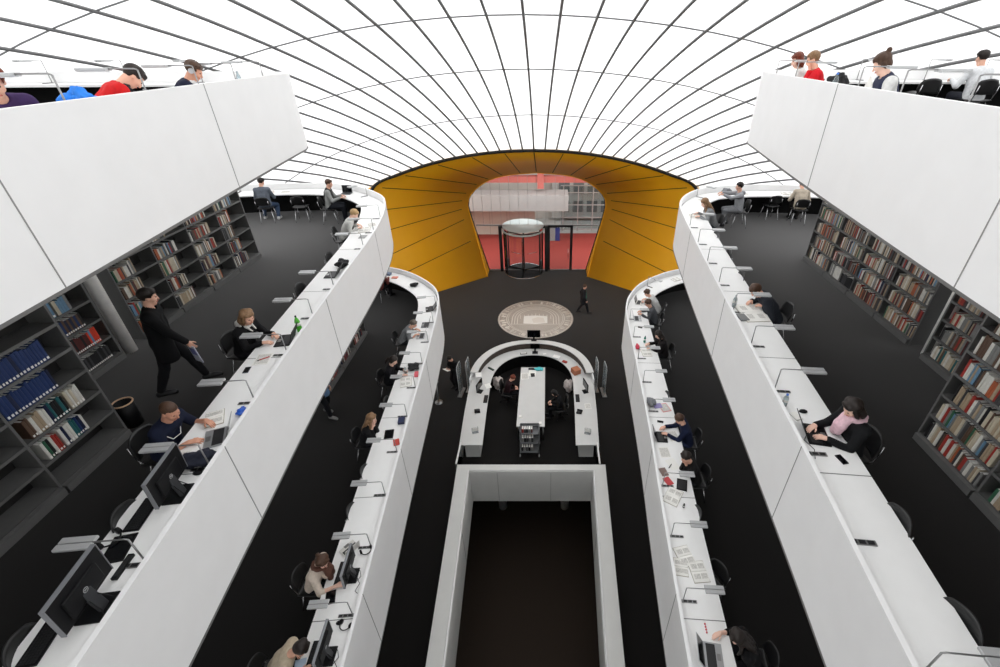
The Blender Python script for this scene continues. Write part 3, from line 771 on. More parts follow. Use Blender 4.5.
p, a, z = loc(2, -1, 3.66, .3); cloth_heap('jacket', 'jacket', p.x, p.y, z, (.34, .3, .13), 'dark navy jacket bundled on the desk beside the laptop man', mat('navy_cloth', (22, 26, 42), .9, noise=.2), 5, a)
laptop(2, -1, 6.22, .34, 'dark laptop of the woman in the black hoodie', blackpl, .1, 112, (.35, .24))
bottle(2, -1, 6.5, .2, 'tall green drink bottle behind the hoodie woman laptop', glass('green_plastic', (120, 220, 90), .1, .55), plast('dark_cap', (30, 40, 34)), .30, .042)
sheet('paper_sheet', 'paper', 2, -1, 5.72, .47, (.22, .3, .002), 'white sheet under the red pen at the hoodie woman desk', [paper, print_], .1)
pen(2, -1, 5.72, .46, 'red pen on the paper beside the hoodie woman', plast('pen_red', (190, 40, 34)), .6, .17, .008)
sheet('phone', 'phone', 2, -1, 5.45, .58, (.08, .15, .01), 'dark grey phone on the desk edge by the hoodie woman', [plast('phone_grey', (70, 76, 86)), screen], .1)
laptop(2, -1, 8.75, .4, 'black laptop with a bag on the desk beyond the hoodie woman', blackpl, .0, 120)
p, a, z = loc(2, -1, 9.15, .3); cloth_heap('bag', 'bag', p.x, p.y, z, (.24, .32, .17), 'black bag behind the laptop beyond the hoodie woman', mat('bag_black', (24, 24, 26), .8, noise=.15), 8, a)
open_book(2, -1, 11.6, .42, 'white open book before the blond reader on the left middle gallery', .4, .28, .1)
sheet('paper_sheet', 'paper', 2, -1, 12.0, .3, (.22, .3, .002), 'printed sheet beside the blond reader', [paper, print_], .3)
sheet('notebook', 'notebook', 2, -1, 11.05, .35, (.16, .22, .012), 'grey notebook under the lamp nearest the blond reader', [plast('nb_grey', (150, 152, 150))], -.1)
laptop(2, -1, (-5.75,), .42, 'grey laptop of the man at the rounded left end', plast('laptop_grey', (90, 92, 96)), .5, 100)
sheet('paper_sheet', 'paper', 2, -1, (-8.1,), .4, (.22, .3, .002), 'white sheet on the desk before the denim shirted man', [paper, print_])
sheet('magazine', 'magazine', 2, -1, (-8.6,), .38, (.3, .24, .006), 'pale magazine before the denim shirted man', [plast('mag_pale', (205, 190, 180)), print_], .4)
# --- middle gallery, right desk
laptop(2, 1, 4.1, .37, 'black laptop of the woman with the pink scarf', blackpl, -.12, 118, (.36, .25))
sheet('phone', 'phone', 2, 1, 3.72, .5, (.075, .14, .01), 'black phone beside the laptop of the woman with pink scarf', [blackpl, screen], .3)
mouse(2, 1, 4.52, .37, 'black mouse beyond the laptop of the woman with pink scarf')
bottle(2, 1, 4.62, .16, 'clear bottle with blue cap behind the pink scarf woman laptop', frost, plast('cap_blue', (70, 125, 215)), .2, .034)
sheet('tissue', 'tissue', 2, 1, 4.42, .24, (.1, .14, .02), 'crumpled white tissue behind the pink scarf woman laptop', [paper], .4)
p, a, z = loc(2, 1, 4.0, .2); MB_ = MB().tube([(0, -.3, .004), (.05, -.15, .004), (-.01, 0, .004), (.07, .12, .004), (.2, .2, .004)], .004, 6).build('charger_cable', blackpl); MB_.location = put(p, z); MB_.rotation_euler = (0, 0, a); tag(MB_, 'black charger cable running past the pink scarf woman laptop', 'cable')
open_book(2, 1, 7.15, .46, 'large white newspaper open before the reader on the right', .62, .42, .15, 'newspaper')
bottle(2, 1, 7.35, .2, 'clear water bottle behind the newspaper reader lamp', frost, plast('cap_grey', (150, 160, 165)), .24)
sheet('book', 'book', 2, 1, 6.95, .25, (.15, .22, .03), 'grey closed book under the near corner of the newspaper', [plast('bk_grey', (120, 122, 122))], .2)
open_book(2, 1, 12.75, .42, 'white open book before the long haired girl at the right end', .36, .26, 0)
p, n = at_X(2, 1, 6.3, .4); cloth_heap('bag', 'bag', p.x, p.y, G[2, 1].dz, (.36, .22, .2), 'grey bag on the far curve of desk by the stretching man', mat('bag_grey', (120, 122, 126), .8, noise=.15), 4, .3)
sheet('paper_sheet', 'paper', 2, 1, (5.15,), .4, (.22, .3, .002), 'white paper on the far curve of the right desk', [paper, print_])
sheet('paper_sheet', 'paper', 2, 1, (7.0,), .45, (.22, .3, .002), 'printed page between grey bag and stretching man', [paper, print_], .3)
open_book(2, 1, (8.5,), .42, 'open book before the person in beige at the right end', .36, .26, 0)
# --- lower gallery, left desk
monitor(1, -1, 4.28, .32, 'black monitor in front of the woman in the pale top', .0)
monitor(1, -1, 3.1, .32, 'black monitor in front of the bowed person at the photo bottom', .0)
keyboard(1, -1, 4.33, .5, 'black keyboard in front of the woman in the pale top', 0, .42)
keyboard(1, -1, 3.1, .52, 'black keyboard in front of the bowed person at the photo bottom', 0, .44)
sheet('tablet', 'tablet', 1, -1, 3.95, .56, (.15, .22, .012), 'black tablet under the hand of the woman in the pale top', [blackpl, screen], .2)
laptop(1, -1, 4.78, .50, 'open white netbook turned sideways beside the woman in the pale top', plast('white_plastic', (215, 213, 208)), -.7, 105, (.28, .2))
mouse(1, -1, 3.55, .3, 'black mouse between the two lower left monitors')
p, a, z = loc(1, -1, 4.72, .2); headphones(p.x, p.y, z, a+.5, 'black headphones behind the monitor of the pale top woman')
p, a, z = loc(1, -1, 3.52, .19); headphones(p.x, p.y, z, a-.4, 'black headphones behind the monitor at the photo bottom')
sheet('paper_sheet', 'paper', 1, -1, 3.0, .68, (.15, .2, .002), 'pale blue sheet under the hand of the bowed person', [plast('pale_blue', (180, 200, 220))], .2)
sheet('tablet', 'tablet', 1, -1, 7.55, .42, (.2, .28, .014), 'dark tablet before the woman holding her face', [blackpl, screen], .1)
sheet('box', 'box', 1, -1, 7.95, .22, (.15, .2, .06), 'dark blue box behind the tablet of the woman holding her face', [plast('box_blue', (28, 40, 78))], .1)
sheet('book', 'book', 1, -1, 7.28, .2, (.13, .19, .02), 'small red book near the lamp of the woman holding her face', [plast('bk_red', (196, 70, 60))], .3)
open_book(1, -1, 9.45, .42, 'open magazine beside the woman with the dark ponytail', .4, .28, .2, 'magazine')
p, a, z = loc(1, -1, 10.05, .33); cloth_heap('bag', 'bag', p.x, p.y, z, (.3, .36, .12), 'flat black bag before the woman with the dark ponytail', mat('bag_black'+'', (24, 24, 26), .8), 6, a)
sheet('pencil_case', 'pencil case', 1, -1, 9.75, .2, (.1, .2, .05), 'pinkish red pencil case beside the flat black bag', [plast('case_pink', (214, 84, 96))], .1)
bottle(1, -1, 9.85, .5, 'clear water bottle at the hands of the ponytail woman', frost, plast('cap_white', (230, 230, 230)), .22)
laptop(1, -1, 12.35, .36, 'grey laptop on the lower left desk nearest the rounded end', plast('laptop_grey', (90, 92, 96)), 0, 105)
laptop(1, -1, 11.7, .4, 'silver laptop before the person in the grey top, lower left', silver, 0, 108)
laptop(1, -1, 13.4, .34, 'dark laptop with steep screen beside the rounded lower left end', blackpl, .1, 130)
for k, (sx, ww) in enumerate(((-3.9, .2), (-3.75, .16))): pass
p, n = at_X(1, -1, -4.0, .4); cloth_heap('bag', 'bag', p.x, p.y, G[1, -1].dz, (.3, .22, .12), 'small black bag on the rounded lower left end', MATS['bag_black'], 12, .7)
sheet('book', 'book', 1, -1, (-5.0,), .4, (.16, .22, .03), 'salmon coloured book at the rounded lower left end', [plast('bk_salmon', (206, 120, 96))], .4)
sheet('box', 'box', 1, -1, (-5.4,), .3, (.16, .2, .08), 'steel blue box at the rounded lower left end', [plast('box_steel', (84, 104, 130))], .2)
# --- lower gallery, right desk
laptop(1, 1, 3.1, .42, 'black and silver laptop of the woman in black, photo bottom', silver, -.1, 120, (.37, .26))
sheet('book', 'book', 1, 1, 2.72, .42, (.2, .25, .02), 'olive tan book at the photo bottom beside the laptop', [plast('bk_tan', (138, 130, 108)), plast('bk_tan_light', (172, 166, 148))], .1)
p, a, z = loc(1, 1, 3.48, .4); e = MB()
for k in (-.06, -.02, .02, .06): e.lathe([(0, 0), (.014, .003), (.014, .012), (0, .016)], (0, k, 0), 10)
e.tube([(0, -.06, .006), (.01, 0, .004), (0, .06, .006)], .003, 6); o = e.build('earphones', plast('ear_pink', (210, 90, 100))); o.location = put(p, z); o.rotation_euler = (0, 0, a); tag(o, 'pink earphones lying beyond the laptop of the woman in black', 'earphones')
open_book(1, 1, 4.62, .3, 'open colour magazine under the lamp, farthest of three on lower right desk', .36, .26, .3, 'magazine')
open_book(1, 1, 4.42, .2, 'open colour magazine by the parapet, nearest the hall of three', .3, .22, -.1, 'magazine', None, .0)
open_book(1, 1, 4.36, .48, 'open white magazine with photos nearest the chair of three', .36, .26, .15, 'magazine')
laptop(1, 1, 7.45, .3, 'black laptop of the man in the navy sweater', blackpl, 0, 115)
sheet('paper_sheet', 'paper', 1, 1, 7.5, .56, (.24, .34, .002), 'large white sheet between the arms of the navy sweater man', [paper, print_], .2)
sheet('phone', 'phone', 1, 1, 7.95, .34, (.07, .14, .01), 'black phone beyond the laptop of the navy sweater man', [blackpl, screen], 1.4)
sheet('paper_sheet', 'paper', 1, 1, 7.0, .3, (.22, .3, .002), 'white page with dark marks beside the navy sweater man', [paper, print_], .1)
pen(1, 1, 6.62, .36, 'black marker pen on white paper by the man resting his chin', blackpl, 1.0, .14, .009)
sheet('paper_sheet', 'paper', 1, 1, 6.68, .42, (.21, .29, .002), 'white paper below the black marker pen', [paper], .4)
sheet('book', 'book', 1, 1, 6.45, .2, (.14, .2, .02), 'brownish paperback by the parapet before the man resting his chin', [plast('bk_brownish', (128, 108, 100))], .3)
sheet('booklet', 'book', 1, 1, 6.22, .26, (.14, .2, .012), 'red booklet among papers before the man resting his chin', [plast('bk_crimson', (190, 60, 64))], .5)
sheet('tablet', 'tablet', 1, 1, 6.15, .52, (.2, .28, .016), 'dark tablet keyboard before the man resting his chin', [blackpl, keysm], -.2)
open_book(1, 1, 5.86, .3, 'spread of pale papers beside the dark tablet keyboard', .4, .28, -.5, 'booklet')
bottle(1, 1, 5.62, .46, 'tiny dark bottle beside the spread of pale papers', plast('dark_bottle', (40, 36, 34)), blackpl, .1, .022)
p, a, z = loc(1, 1, 8.55, .2); cloth_heap('bag', 'bag', p.x, p.y, z, (.2, .3, .16), 'grey black bag by the parapet on the lower right desk', MATS['bag_grey'], 9, a)
sheet('magazine', 'magazine', 1, 1, 8.45, .52, (.22, .3, .008), 'pink magazine on the lower right desk near the grey bag', [plast('mag_pink', (225, 150, 150)), print_], .3)
sheet('folder', 'folder', 1, 1, 8.5, .36, (.2, .16, .02), 'lilac folder between the grey bag and the pink magazine', [plast('folder_lilac', (150, 140, 190))], .2)
open_book(1, 1, 10.8, .4, 'white open notebook before the woman in the maroon hair clip', .36, .26, .1, 'open_notebook')
p, a, z = loc(1, 1, 11.05, .18); cloth_heap('pencil_case', 'pencil case', p.x, p.y, z, (.12, .24, .09), 'pink red pencil pouch by the parapet on the lower right desk', plast('pouch_red', (206, 60, 84)), 14, a)
bottle(1, 1, 11.35, .42, 'teal green bottle on the lower right desk', plast('teal_plastic', (30, 130, 110)), plast('cap_dark2', (20, 80, 70)), .22, .034)
laptop(1, 1, 12.75, .38, 'silver laptop of the person in dark grey at the lower right end', silver, 0, 108)
sheet('phone', 'phone', 1, 1, 12.2, .4, (.07, .14, .01), 'black phone near the silver laptop at the lower right end', [blackpl, screen], 1.3)
laptop(1, 1, 13.95, .4, 'white laptop of the brown haired person in the white top', MATS['white_plastic'], 0, 108)
open_book(1, 1, (5.3,), .4, 'open book lying on the far curve of the lower right desk', .36, .26, 0)
# --- upper gallery desks
p, n = at_Y(3, -1, 4.93, .34); cloth_heap('scarf', 'scarf', p.x, p.y, G[3, -1].dz, (.26, .36, .24), 'bright blue scarf heaped on the upper left desk', mat('blue_cloth', (30, 120, 215), .8, noise=.25, nscale=12), 21, .4)
sheet('book', 'book', 3, -1, 4.5, .4, (.2, .28, .05), 'dark book under the arms of the person in purple', [blackpl], .1)
p, n = at_Y(3, -1, 6.3, 1.4)
bottle(3, 1, 7.35, .28, 'clear water bottle between the red sweater and the navy cardigan', frost, plast('cap_blue', (70, 125, 215)), .28)
p, n = at_Y(3, 1, 7.6, .42); cloth_heap('bag', 'bag', p.x, p.y, G[3, 1].dz, (.22, .3, .26), 'black bag on upper right desk beside the water bottle', MATS['bag_black'], 17, .3)
bottle(3, 1, 6.25, .22, 'white topped bottle before the person with the hair bun', plast('white_plastic', (215, 213, 208)), paper, .3)
bottle(3, -1, 8.25, .3, 'clear bottle at the end of the upper left desk', frost, plast('cap_grey', (150, 160, 165)), .27)
# ------------------------------------------------------------------ entrance: glass front, revolving door, hall beyond
def inhole(x):        # height of the opening at x
    best = 0
    pts = hole+[mirror(v) for v in hole[-2::-1]]
    for a, b in zip(pts, pts[1:]):
        if (a.x-x)*(b.x-x) <= 0 and abs(a.x-b.x) > 1e-6:
            t = (x-a.x)/(b.x-a.x); best = max(best, a.z+(b.z-a.z)*t)
    return best
win = thing('window_1', 'glass wall closing the keyhole shaped entrance opening', 'window', (0, YD+.12, 0)); win['kind'] = 'structure'
TR = 2.95
pts = [v for v in hole+[mirror(v) for v in hole[-2::-1]]]
def clipz(poly, zc, above):
    out = []
    for a, b in zip(poly, poly[1:]+poly[:1]):
        ia = (a[1] >= zc) == above; ib = (b[1] >= zc) == above
        if ia: out.append(a)
        if ia != ib:
            t = (zc-a[1])/(b[1]-a[1]); out.append((a[0]+(b[0]-a[0])*t, zc))
    return out
P2 = [(v.x, v.z) for v in pts]
def pane(poly, y=.0):
    m = MB(); m.add([(x, y, z) for x, z in poly], [tuple(range(len(poly)))]); return m
pane(clipz(P2, TR, True)).build('pane', clear, win)
low = clipz(P2, TR, False)
def clipx(poly, xc, left):
    out = []
    for a, b in zip(poly, poly[1:]+poly[:1]):
        ia = (a[0] <= xc) == left; ib = (b[0] <= xc) == left
        if ia: out.append(a)
        if ia != ib:
            t = (xc-a[0])/(b[0]-a[0]); out.append((xc, a[1]+(b[1]-a[1])*t))
    return out
pane(clipx(low, -2.25, True)).build('pane', clear, win); pane(clipx(low, 2.2, False)).build('pane', clear, win)
for i in range(15):
    x = -3.78+i*.54; h = inhole(x)
    if h > TR: MB().box((x, 0, (TR+h)/2), (.016, .04, h-TR)).build('mullion', frameblk if False else steel, win)
MB().box((0, 0, TR), (7.4, .07, .07)).build('transom', steel, win)
MB().tube([(v.x*.992, 0, v.z*.996+.01) for v in pts], .035, 6).build('frame', frameblk, win)
MB().box((0, -.02, .03), (6.1, .1, .06)).build('sill', steel, win)
# revolving door and side door
rd = thing('revolving_door', 'black framed glass revolving door in the entrance opening', 'door', (-.85, YD-.02, 0))
Rr = 1.22
for s in (-1, 1):
    m = MB(); vs = []; a0 = PI*(.5-.5*s) ; n = 10
    for i in range(n+1):
        a = (0 if s > 0 else PI)+(-.62+1.24*i/n)
        vs += [(Rr*math.cos(a), Rr*math.sin(a), .05), (Rr*math.cos(a), Rr*math.sin(a), 2.7)]
    m.add(vs, [(2*i, 2*i+2, 2*i+3, 2*i+1) for i in range(n)], 0, True); m.build('drum_glass', clear, rd)
    for a in (-.62, .62):
        an = (0 if s > 0 else PI)+a
        MB().box((Rr*math.cos(an), Rr*math.sin(an), 1.36), (.06, .06, 2.72)).build('drum_post', frameblk, rd)
for s in (-1, 1): MB().box((s*1.4, 0, 1.47), (.19, .14, 2.94)).build('door_post', frameblk, rd)
MB().lathe([(0, 2.96), (Rr+.04, 2.96), (Rr+.04, 3.0), (0, 3.0)], (0, 0, 0), 40).build('canopy', mat('canopy_frosted', (186, 194, 194), .4, noise=.02), rd)
MB().tube([(Rr*math.cos(t*PI/20), Rr*math.sin(t*PI/20), 2.74) for t in range(40)], .05, 8, closed=True).build('drum_ring', mat('drum_ring_grey', (176, 190, 188), .4), rd)
MB().tube([(Rr*math.cos(t*PI/20), Rr*math.sin(t*PI/20), .02) for t in range(40)], .03, 6, closed=True).build('floor_ring', chrome, rd)
MB().lathe([(0, .003), (Rr-.03, .003), (Rr-.03, .012), (0, .012)], (0, 0, 0), 40).build('floor_mat', mat('door_mat', (40, 40, 42), .8), rd)
MB().box((0, 0, 2.9), (2.95, .12, .14)).build('header', frameblk, rd)
MB().tube([(0, 0, .01), (0, 0, 2.72)], .045, 10).build('center_shaft', frameblk, rd)
for k in range(3):
    a = .5+k*2*PI/3; d = Vector((math.cos(a), math.sin(a), 0)); M = rotz(a)
    wg = MB()
    wg.box(d*(Rr-.06)+Vector((0, 0, 1.22)), (.05, .045, 2.36), M).box(d*.6+Vector((0, 0, 2.38)), (1.14, .045, .06), M).box(d*.6+Vector((0, 0, .08)), (1.14, .045, .1), M)
    o = wg.build('wing', frameblk, rd)
    MB().box(d*.6+Vector((0, 0, 1.22)), (1.1, .008, 2.24), M).build('wing_pane', clear, o)
    MB().tube([d*.25+Vector((0, 0, 1.1)), d*.95+Vector((0, 0, 1.1))], .018, 6).build('push_bar', chrome, o)
sd = thing('door_1', 'black framed single glass door right of the revolving door', 'door', (1.42, YD+.1, 0)); sd['kind'] = 'structure'
MB().box((.68, 0, 1.47), (.16, .1, 2.94)).box((-.72, 0, 1.47), (.16, .1, 2.94)).box((0, 0, 2.9), (1.46, .1, .14)).build('frame', frameblk, sd)
MB().box((0, 0, 1.42), (1.28, .012, 2.76)).build('pane', clear, sd)
MB().tube([(.5, -.06, .8), (.5, -.06, 1.5)], .018, 8).build('handle', chrome, sd)
# the red carpeted hall outside
MB().box((0, 30.3, -.06), (26, 6.9, .12)).build('floor_hall', redcarpet)['kind'] = 'structure'
MB().box((0, 36.6, -.3), (26, 5.7, .12)).build('floor_courtyard', mat('courtyard_paving', (196, 198, 198), .8, noise=.1))['kind'] = 'structure'
MB().box((-7.6, 33.6, 1.15), (14.6, .2, 2.3)).build('wall_hall', hallwall)['kind'] = 'structure'
MB().box((-6.2, 32.6, 2.85), (16.6, 1.6, 1.1)).build('trim_bulkhead', mat('bulkhead', (172, 168, 166), .8, noise=.04, nscale=1.5))['kind'] = 'structure'
MB().box((0, 38.2, 4.0), (26, .2, 9)).build('wall_hall', mat('hall_white', (230, 226, 222), .8, noise=.04, nscale=1))['kind'] = 'structure'
m = MB()
for k in range(9): m.box((-11.5+k*1.3, 33.49, 1.15), (.02, .02, 2.3))
m.build('trim_joints', mat('wall_joint', (150, 138, 128), .8))['kind'] = 'structure'
MB().box((0, 33, 4.25), (26, .5, .42)).box((.15, 33, 4.3), (.45, .8, 1.3)).build('beam', redpaint)['kind'] = 'structure'
MB().box((0, 34.5, 5.9), (26, 7, .1)).build('ceiling_hall', mat('hall_ceiling', (240, 236, 232), .8))['kind'] = 'structure'
for x in (-13, 13): MB().box((x, 32.9, 3), (.2, 12, 6)).build('wall_hall', hallwall)['kind'] = 'structure'
MB().box((-5.6, 33.4, 1.05), (1.1, .08, 2.1)).box((-5.2, 33.34, 1.02), (.12, .05, .03), mi=1).build('door_2', [mat('hall_door', (150, 140, 130), .6), steel])['kind'] = 'structure'
wn = thing('window_2', 'bright window band at the right of the red hall', 'window', (4.7, 33.7, 0)); wn['kind'] = 'structure'
for i in range(7): MB().box((-2.9+i*1.1, 0, 1.9), (.07, .09, 3.4)).build('mullion', lampgrey, wn)
for z in (.35, 1.25, 2.2, 3.1, 3.6): MB().box((.4, 0, z), (7, .08, .06)).build('transom', lampgrey, wn)
MB().box((.4, .03, 1.95), (6.9, .01, 3.3)).build('pane', clear, wn)
# courtyard front of the next wing seen through that window
m = MB(); m.box((5.5, 37.6, 2.4), (9, .3, 4.8))
for i in range(7):
    for j in range(3): m.box((2+i*1.15, 37.4, 1+j*1.5), (.85, .12, .9), mi=1)
m.build('wall_courtyard', [mat('facade_grey', (206, 208, 208), .7), mat('facade_glass', (120, 128, 132), .3)])['kind'] = 'structure'
# litter bin by the door
r = thing('recycling_bin', 'grey and blue bin standing on the red floor beyond the side door', 'bin', (.95, 32.3, 0))
MB().box((0, 0, .5), (.5, .4, 1.0), bev=.02).build('body', mat('bin_grey', (150, 150, 150), .5), r); MB().box((.42, 0, .5), (.34, .4, 1.0), bev=.02).build('compartment', mat('bin_blue', (50, 62, 128), .5), r)
MB().box((.14, 0, 1.03), (.84, .42, .06), bev=.01).build('lid', blackpl, r)
# added fill lights that brighten the hall, stronger to the right; no real fixtures
for x, y in ((-6, 30.5), (0, 30), (6, 30.5), (3, 35.6), (-3, 35.6)):
    l = bpy.data.lights.new('hall_fill_light', 'AREA'); l.shape = 'RECTANGLE'; l.size = 3.4; l.size_y = 1.6; l.energy = 55 if x < -2 else 100; l.color = (1, .97, .93)
    o = bpy.data.objects.new('hall_fill_light', l); COL.objects.link(o); o.location = (x, y, 5.75 if y < 33 else 5.7)

# ------------------------------------------------------------------ seal set in the carpet
sl = MB(); sl.lathe([(0, .001), (1.98, .001), (1.98, .004), (0, .004)], (0, 0, 0), 72)
def ringf(m, r0, r1, mi, z, n=72, a0=0., a1=2*PI):
    vs = []
    for i in range(n+1):
        a = a0+(a1-a0)*i/n; vs += [(r0*math.cos(a), r0*math.sin(a), z), (r1*math.cos(a), r1*math.sin(a), z)]
    m.add(vs, [(2*i, 2*i+1, 2*i+3, 2*i+2) for i in range(n)], mi)
for r0, r1 in ((1.9, 1.93), (1.5, 1.53), (1.42, 1.44)): ringf(sl, r0, r1, 1, .0052)
rnd = random.Random(4)
for i in range(46):                                          # ring of illegible capital letters
    if i in (11, 12, 34, 35): continue
    a = 2*PI*i/46; M = rotz(a)
    for k in range(rnd.choice((2, 3))):
        c = Vector((1.71+rnd.uniform(-.05, .05), rnd.uniform(-.07, .07), .0056))
        sl.box(M@c, (rnd.choice((.24, .24, .05)), rnd.choice((.03, .03, .11)), .001), M, mi=1)
for k, rr in enumerate((1.2, 1.06, .92)):                   # arches
    ringf(sl, rr, rr+.035, 1, .0054, 40, 0, PI)
    for s in (-1, 1): sl.box((s*(rr+.017), -.3, .0054), (.035, .6, .001), mi=1)
for i in range(9):
    sl.box((-.8+i*.2, .12, .0054), (.03, .75-.5*abs(i-4)*.18, .001), mi=1)
sl.box((0, -.62, .0054), (2.5, .03, .001), mi=1)
sl.prism([(-.62, -.55), (.0, -.6), (.62, -.5), (.62, .2), (.0, .28), (-.62, .22)], .0045, .006, 2)
sl.prism([(-.1, -.5), (.5, -.45), (.42, .02), (.1, .1), (-.2, -.1)], .005, .0066, 1)
seal_o = sl.build('floor_seal', [mat('seal_beige', (176, 166, 156), .8, noise=.1, nscale=18), mat('seal_line', (216, 208, 198), .8), mat('seal_white', (226, 222, 215), .7)])
seal_o.location = (0, 20.72, .002); tag(seal_o, 'round beige university seal set into the dark carpet before the entrance', 'floor emblem')

# ------------------------------------------------------------------ reception desk
def hcurve(a, b, y0, yc, n=28, e=2.25):
    pts = [(-a*.955, y0), (-a*.985, (y0+yc)/2)]
    for i in range(n+1):
        t = PI-PI*i/n; c, s = math.cos(t), math.sin(t)
        pts.append((a*math.copysign(abs(c)**(2/e), c), yc+b*abs(s)**(2/e)))
    return pts+[(a*.985, (y0+yc)/2), (a*.955, y0)]
Yd = 10.95
out = hcurve(2.46, 2.75, Yd, 14.2); inn = hcurve(1.64, 2.05, Yd, 14.2)
rc = thing('reception_desk', 'horseshoe shaped white reception desk in the middle of the entrance level', 'desk', (0, 0, 0))
def band(m, A, B, z0, z1, mi=0, i0=0, i1=None):
    A = A[i0:i1]; B = B[i0:i1]; n = len(A); vs = []
    for p, q in zip(A, B): vs += [(p[0], p[1], z0), (p[0], p[1], z1), (q[0], q[1], z1), (q[0], q[1], z0)]
    fs = [(i*4+k, i*4+(k+1) % 4, i*4+4+(k+1) % 4, i*4+4+k) for i in range(n-1) for k in range(4)]+[(0, 1, 2, 3), ((n-1)*4+3, (n-1)*4+2, (n-1)*4+1, (n-1)*4)]
    return m.add(vs, fs, mi)
def shrink(A, B, t): return [(p[0]+(q[0]-p[0])*t, p[1]+(q[1]-p[1])*t) for p, q in zip(A, B)]
rtop = mat('reception_top', (206, 206, 204), .45, noise=.02, nscale=4)
band(MB(), shrink(out, inn, .02), inn, .72, .755).build('worktop', rtop, rc)
band(MB(), shrink(out, inn, 0), shrink(out, inn, .05), 0, 1.0, 0, 2, -2).build('front_panel', white, rc)
band(MB(), shrink(out, inn, 0), shrink(out, inn, .05), 0, .72, 0, 0, 3).build('front_panel', white, rc)
band(MB(), shrink(out, inn, 0), shrink(out, inn, .05), 0, .72, 0, -3).build('front_panel', white, rc)
band(MB(), shrink(out, inn, -.03), shrink(out, inn, .34), 1.02, 1.06, 0, 3, -3).build('counter_shelf', rtop, rc)
band(MB(), shrink(out, inn, .30), shrink(out, inn, .32), .755, 1.02, 0, 4, -4).build('counter_back', mat('counter_wood', (58, 48, 40), .6), rc)
band(MB(), shrink(out, inn, .7), shrink(out, inn, .74), .05, .72, 0, 3, -3).build('modesty_panel', black, rc)
for s in (-1, 1): MB().box((s*1.95, Yd+.42, .36), (.5, .5, .72), bev=.01).build('pedestal', mat('pedestal_white', (196, 196, 194), .5), rc)
# glass swing gates between desk and balustrade
for s in (-1, 1):
    r = thing('swing_gate', f'waist high glass gate between reception desk and balustrade, {SIDE[s]} end', 'gate', (s*2.27, 10.46, 0), 0, 'glass swing gates')
    MB().box((0, 0, .9), (.05, .92, .05), bev=.006).build('rail', mat('rail_white', (225, 225, 222), .4), r)
    MB().box((0, 0, .5), (.012, .86, .72)).build('pane', clear, r)
    MB().box((0, -.44, .45), (.05, .05, .9)).build('post', steel, r)
# anti-theft gates at the sides
for s in (-1, 1):
    for k, (x, y) in enumerate(((2.92, 14.6), (2.62, 14.9))):
        r = thing('security_gate', f'tall glass security panel {"nearer to" if k else "farther from"} the reception desk, {SIDE[s]} side', 'security gate', (s*x, y, 0), .1*s, 'security panels by the reception')
        MB().box((0, 0, .02), (.18, .62, .04), bev=.008).build('base', steel, r)
        MB().tube([(0, -.26, .03), (0, -.26, 1.35), (0, -.2, 1.46), (0, .2, 1.46), (0, .26, 1.35), (0, .26, .03)], .011, 8).build('frame', lampgrey, r)
        MB().box((0, 0, .76), (.012, .5, 1.36)).build('pane', MATS['gate_acrylic'] if 'gate_acrylic' in MATS else glass('gate_acrylic', (215, 220, 222), .1, .2), r)
r = thing('card_reader', 'white card reader on a thin post below the lower left gallery edge', 'card reader', (-3.72, 14.0, 0), .3)
MB().lathe([(.16, 0), (.16, .02), (.03, .04)], (0, 0, 0), 20).build('base', steel, r); MB().tube([(0, 0, .03), (0, 0, 1.05)], .025, 10).build('post', steel, r)
MB().box((0, 0, 1.13), (.16, .1, .22), rotx(-.3), bev=.02).box((0, -.055, 1.15), (.12, .004, .1), rotx(-.3), mi=1).build('reader_head', [white, print_], r)
# the long table in the middle
r = thing('table', 'long pale work table inside the horseshoe reception desk', 'table', (.02, 13.6, 0))
MB().box((0, 0, .725), (1.0, 3.5, .035), bev=.006).build('tabletop', rtop, r)
for x in (-.44, .44):
    for y in (-1.65, 0, 1.65): MB().tube([(x, y, 0), (x, y, .71)], .025, 10).build('leg', steel, r)
MB().box((.0, -1.3, .36), (.42, .5, .6), bev=.01).build('drawer_unit', blackpl, r)
def flat(name, cat, x, y, z, d, label, ms, rz=0.):
    m = MB(); m.box((0, 0, d[2]/2), d, bev=min(.003, d[2]*.3))
    if len(ms) > 1: m.box((0, 0, d[2]+.0004), (d[0]*.84, d[1]*.84, .0008), mi=1)
    o = m.build(name, ms); o.location = (x, y, z); o.rotation_euler = (0, 0, rz); return tag(o, label, cat)
T = .744
flat('paper_sheet', 'paper', -.3, 14.75, T, (.3, .42, .002), 'white sheets at the far left of the long work table', [paper, print_], .1)
flat('paper_sheet', 'paper', .0, 14.95, T, (.3, .42, .002), 'white sheet below the calculator on the long work table', [paper], -.1)
flat('calculator', 'calculator', .02, 14.8, T+.0035, (.16, .2, .03), 'black desk calculator on the long work table', [blackpl, keysm], .1)
flat('folder', 'folder', -.02, 15.22, T, (.3, .1, .03), 'black folder at the far edge of the long work table', [blackpl])
o = cloth_heap('cleaning_cloth', 'cloth', .28, 15.2, T, (.36, .22, .07), 'turquoise cloth at the far right of the long work table', mat('turquoise_cloth', (80, 190, 196), .8, noise=.1), 31)
flat('notebook', 'notebook', -.37, 12.35, T, (.1, .12, .02), 'small white pad at the near left of the long work table', [paper])
flat('notebook', 'notebook', .36, 12.0, T, (.1, .12, .03), 'small white block at the near right of the long work table', [paper])
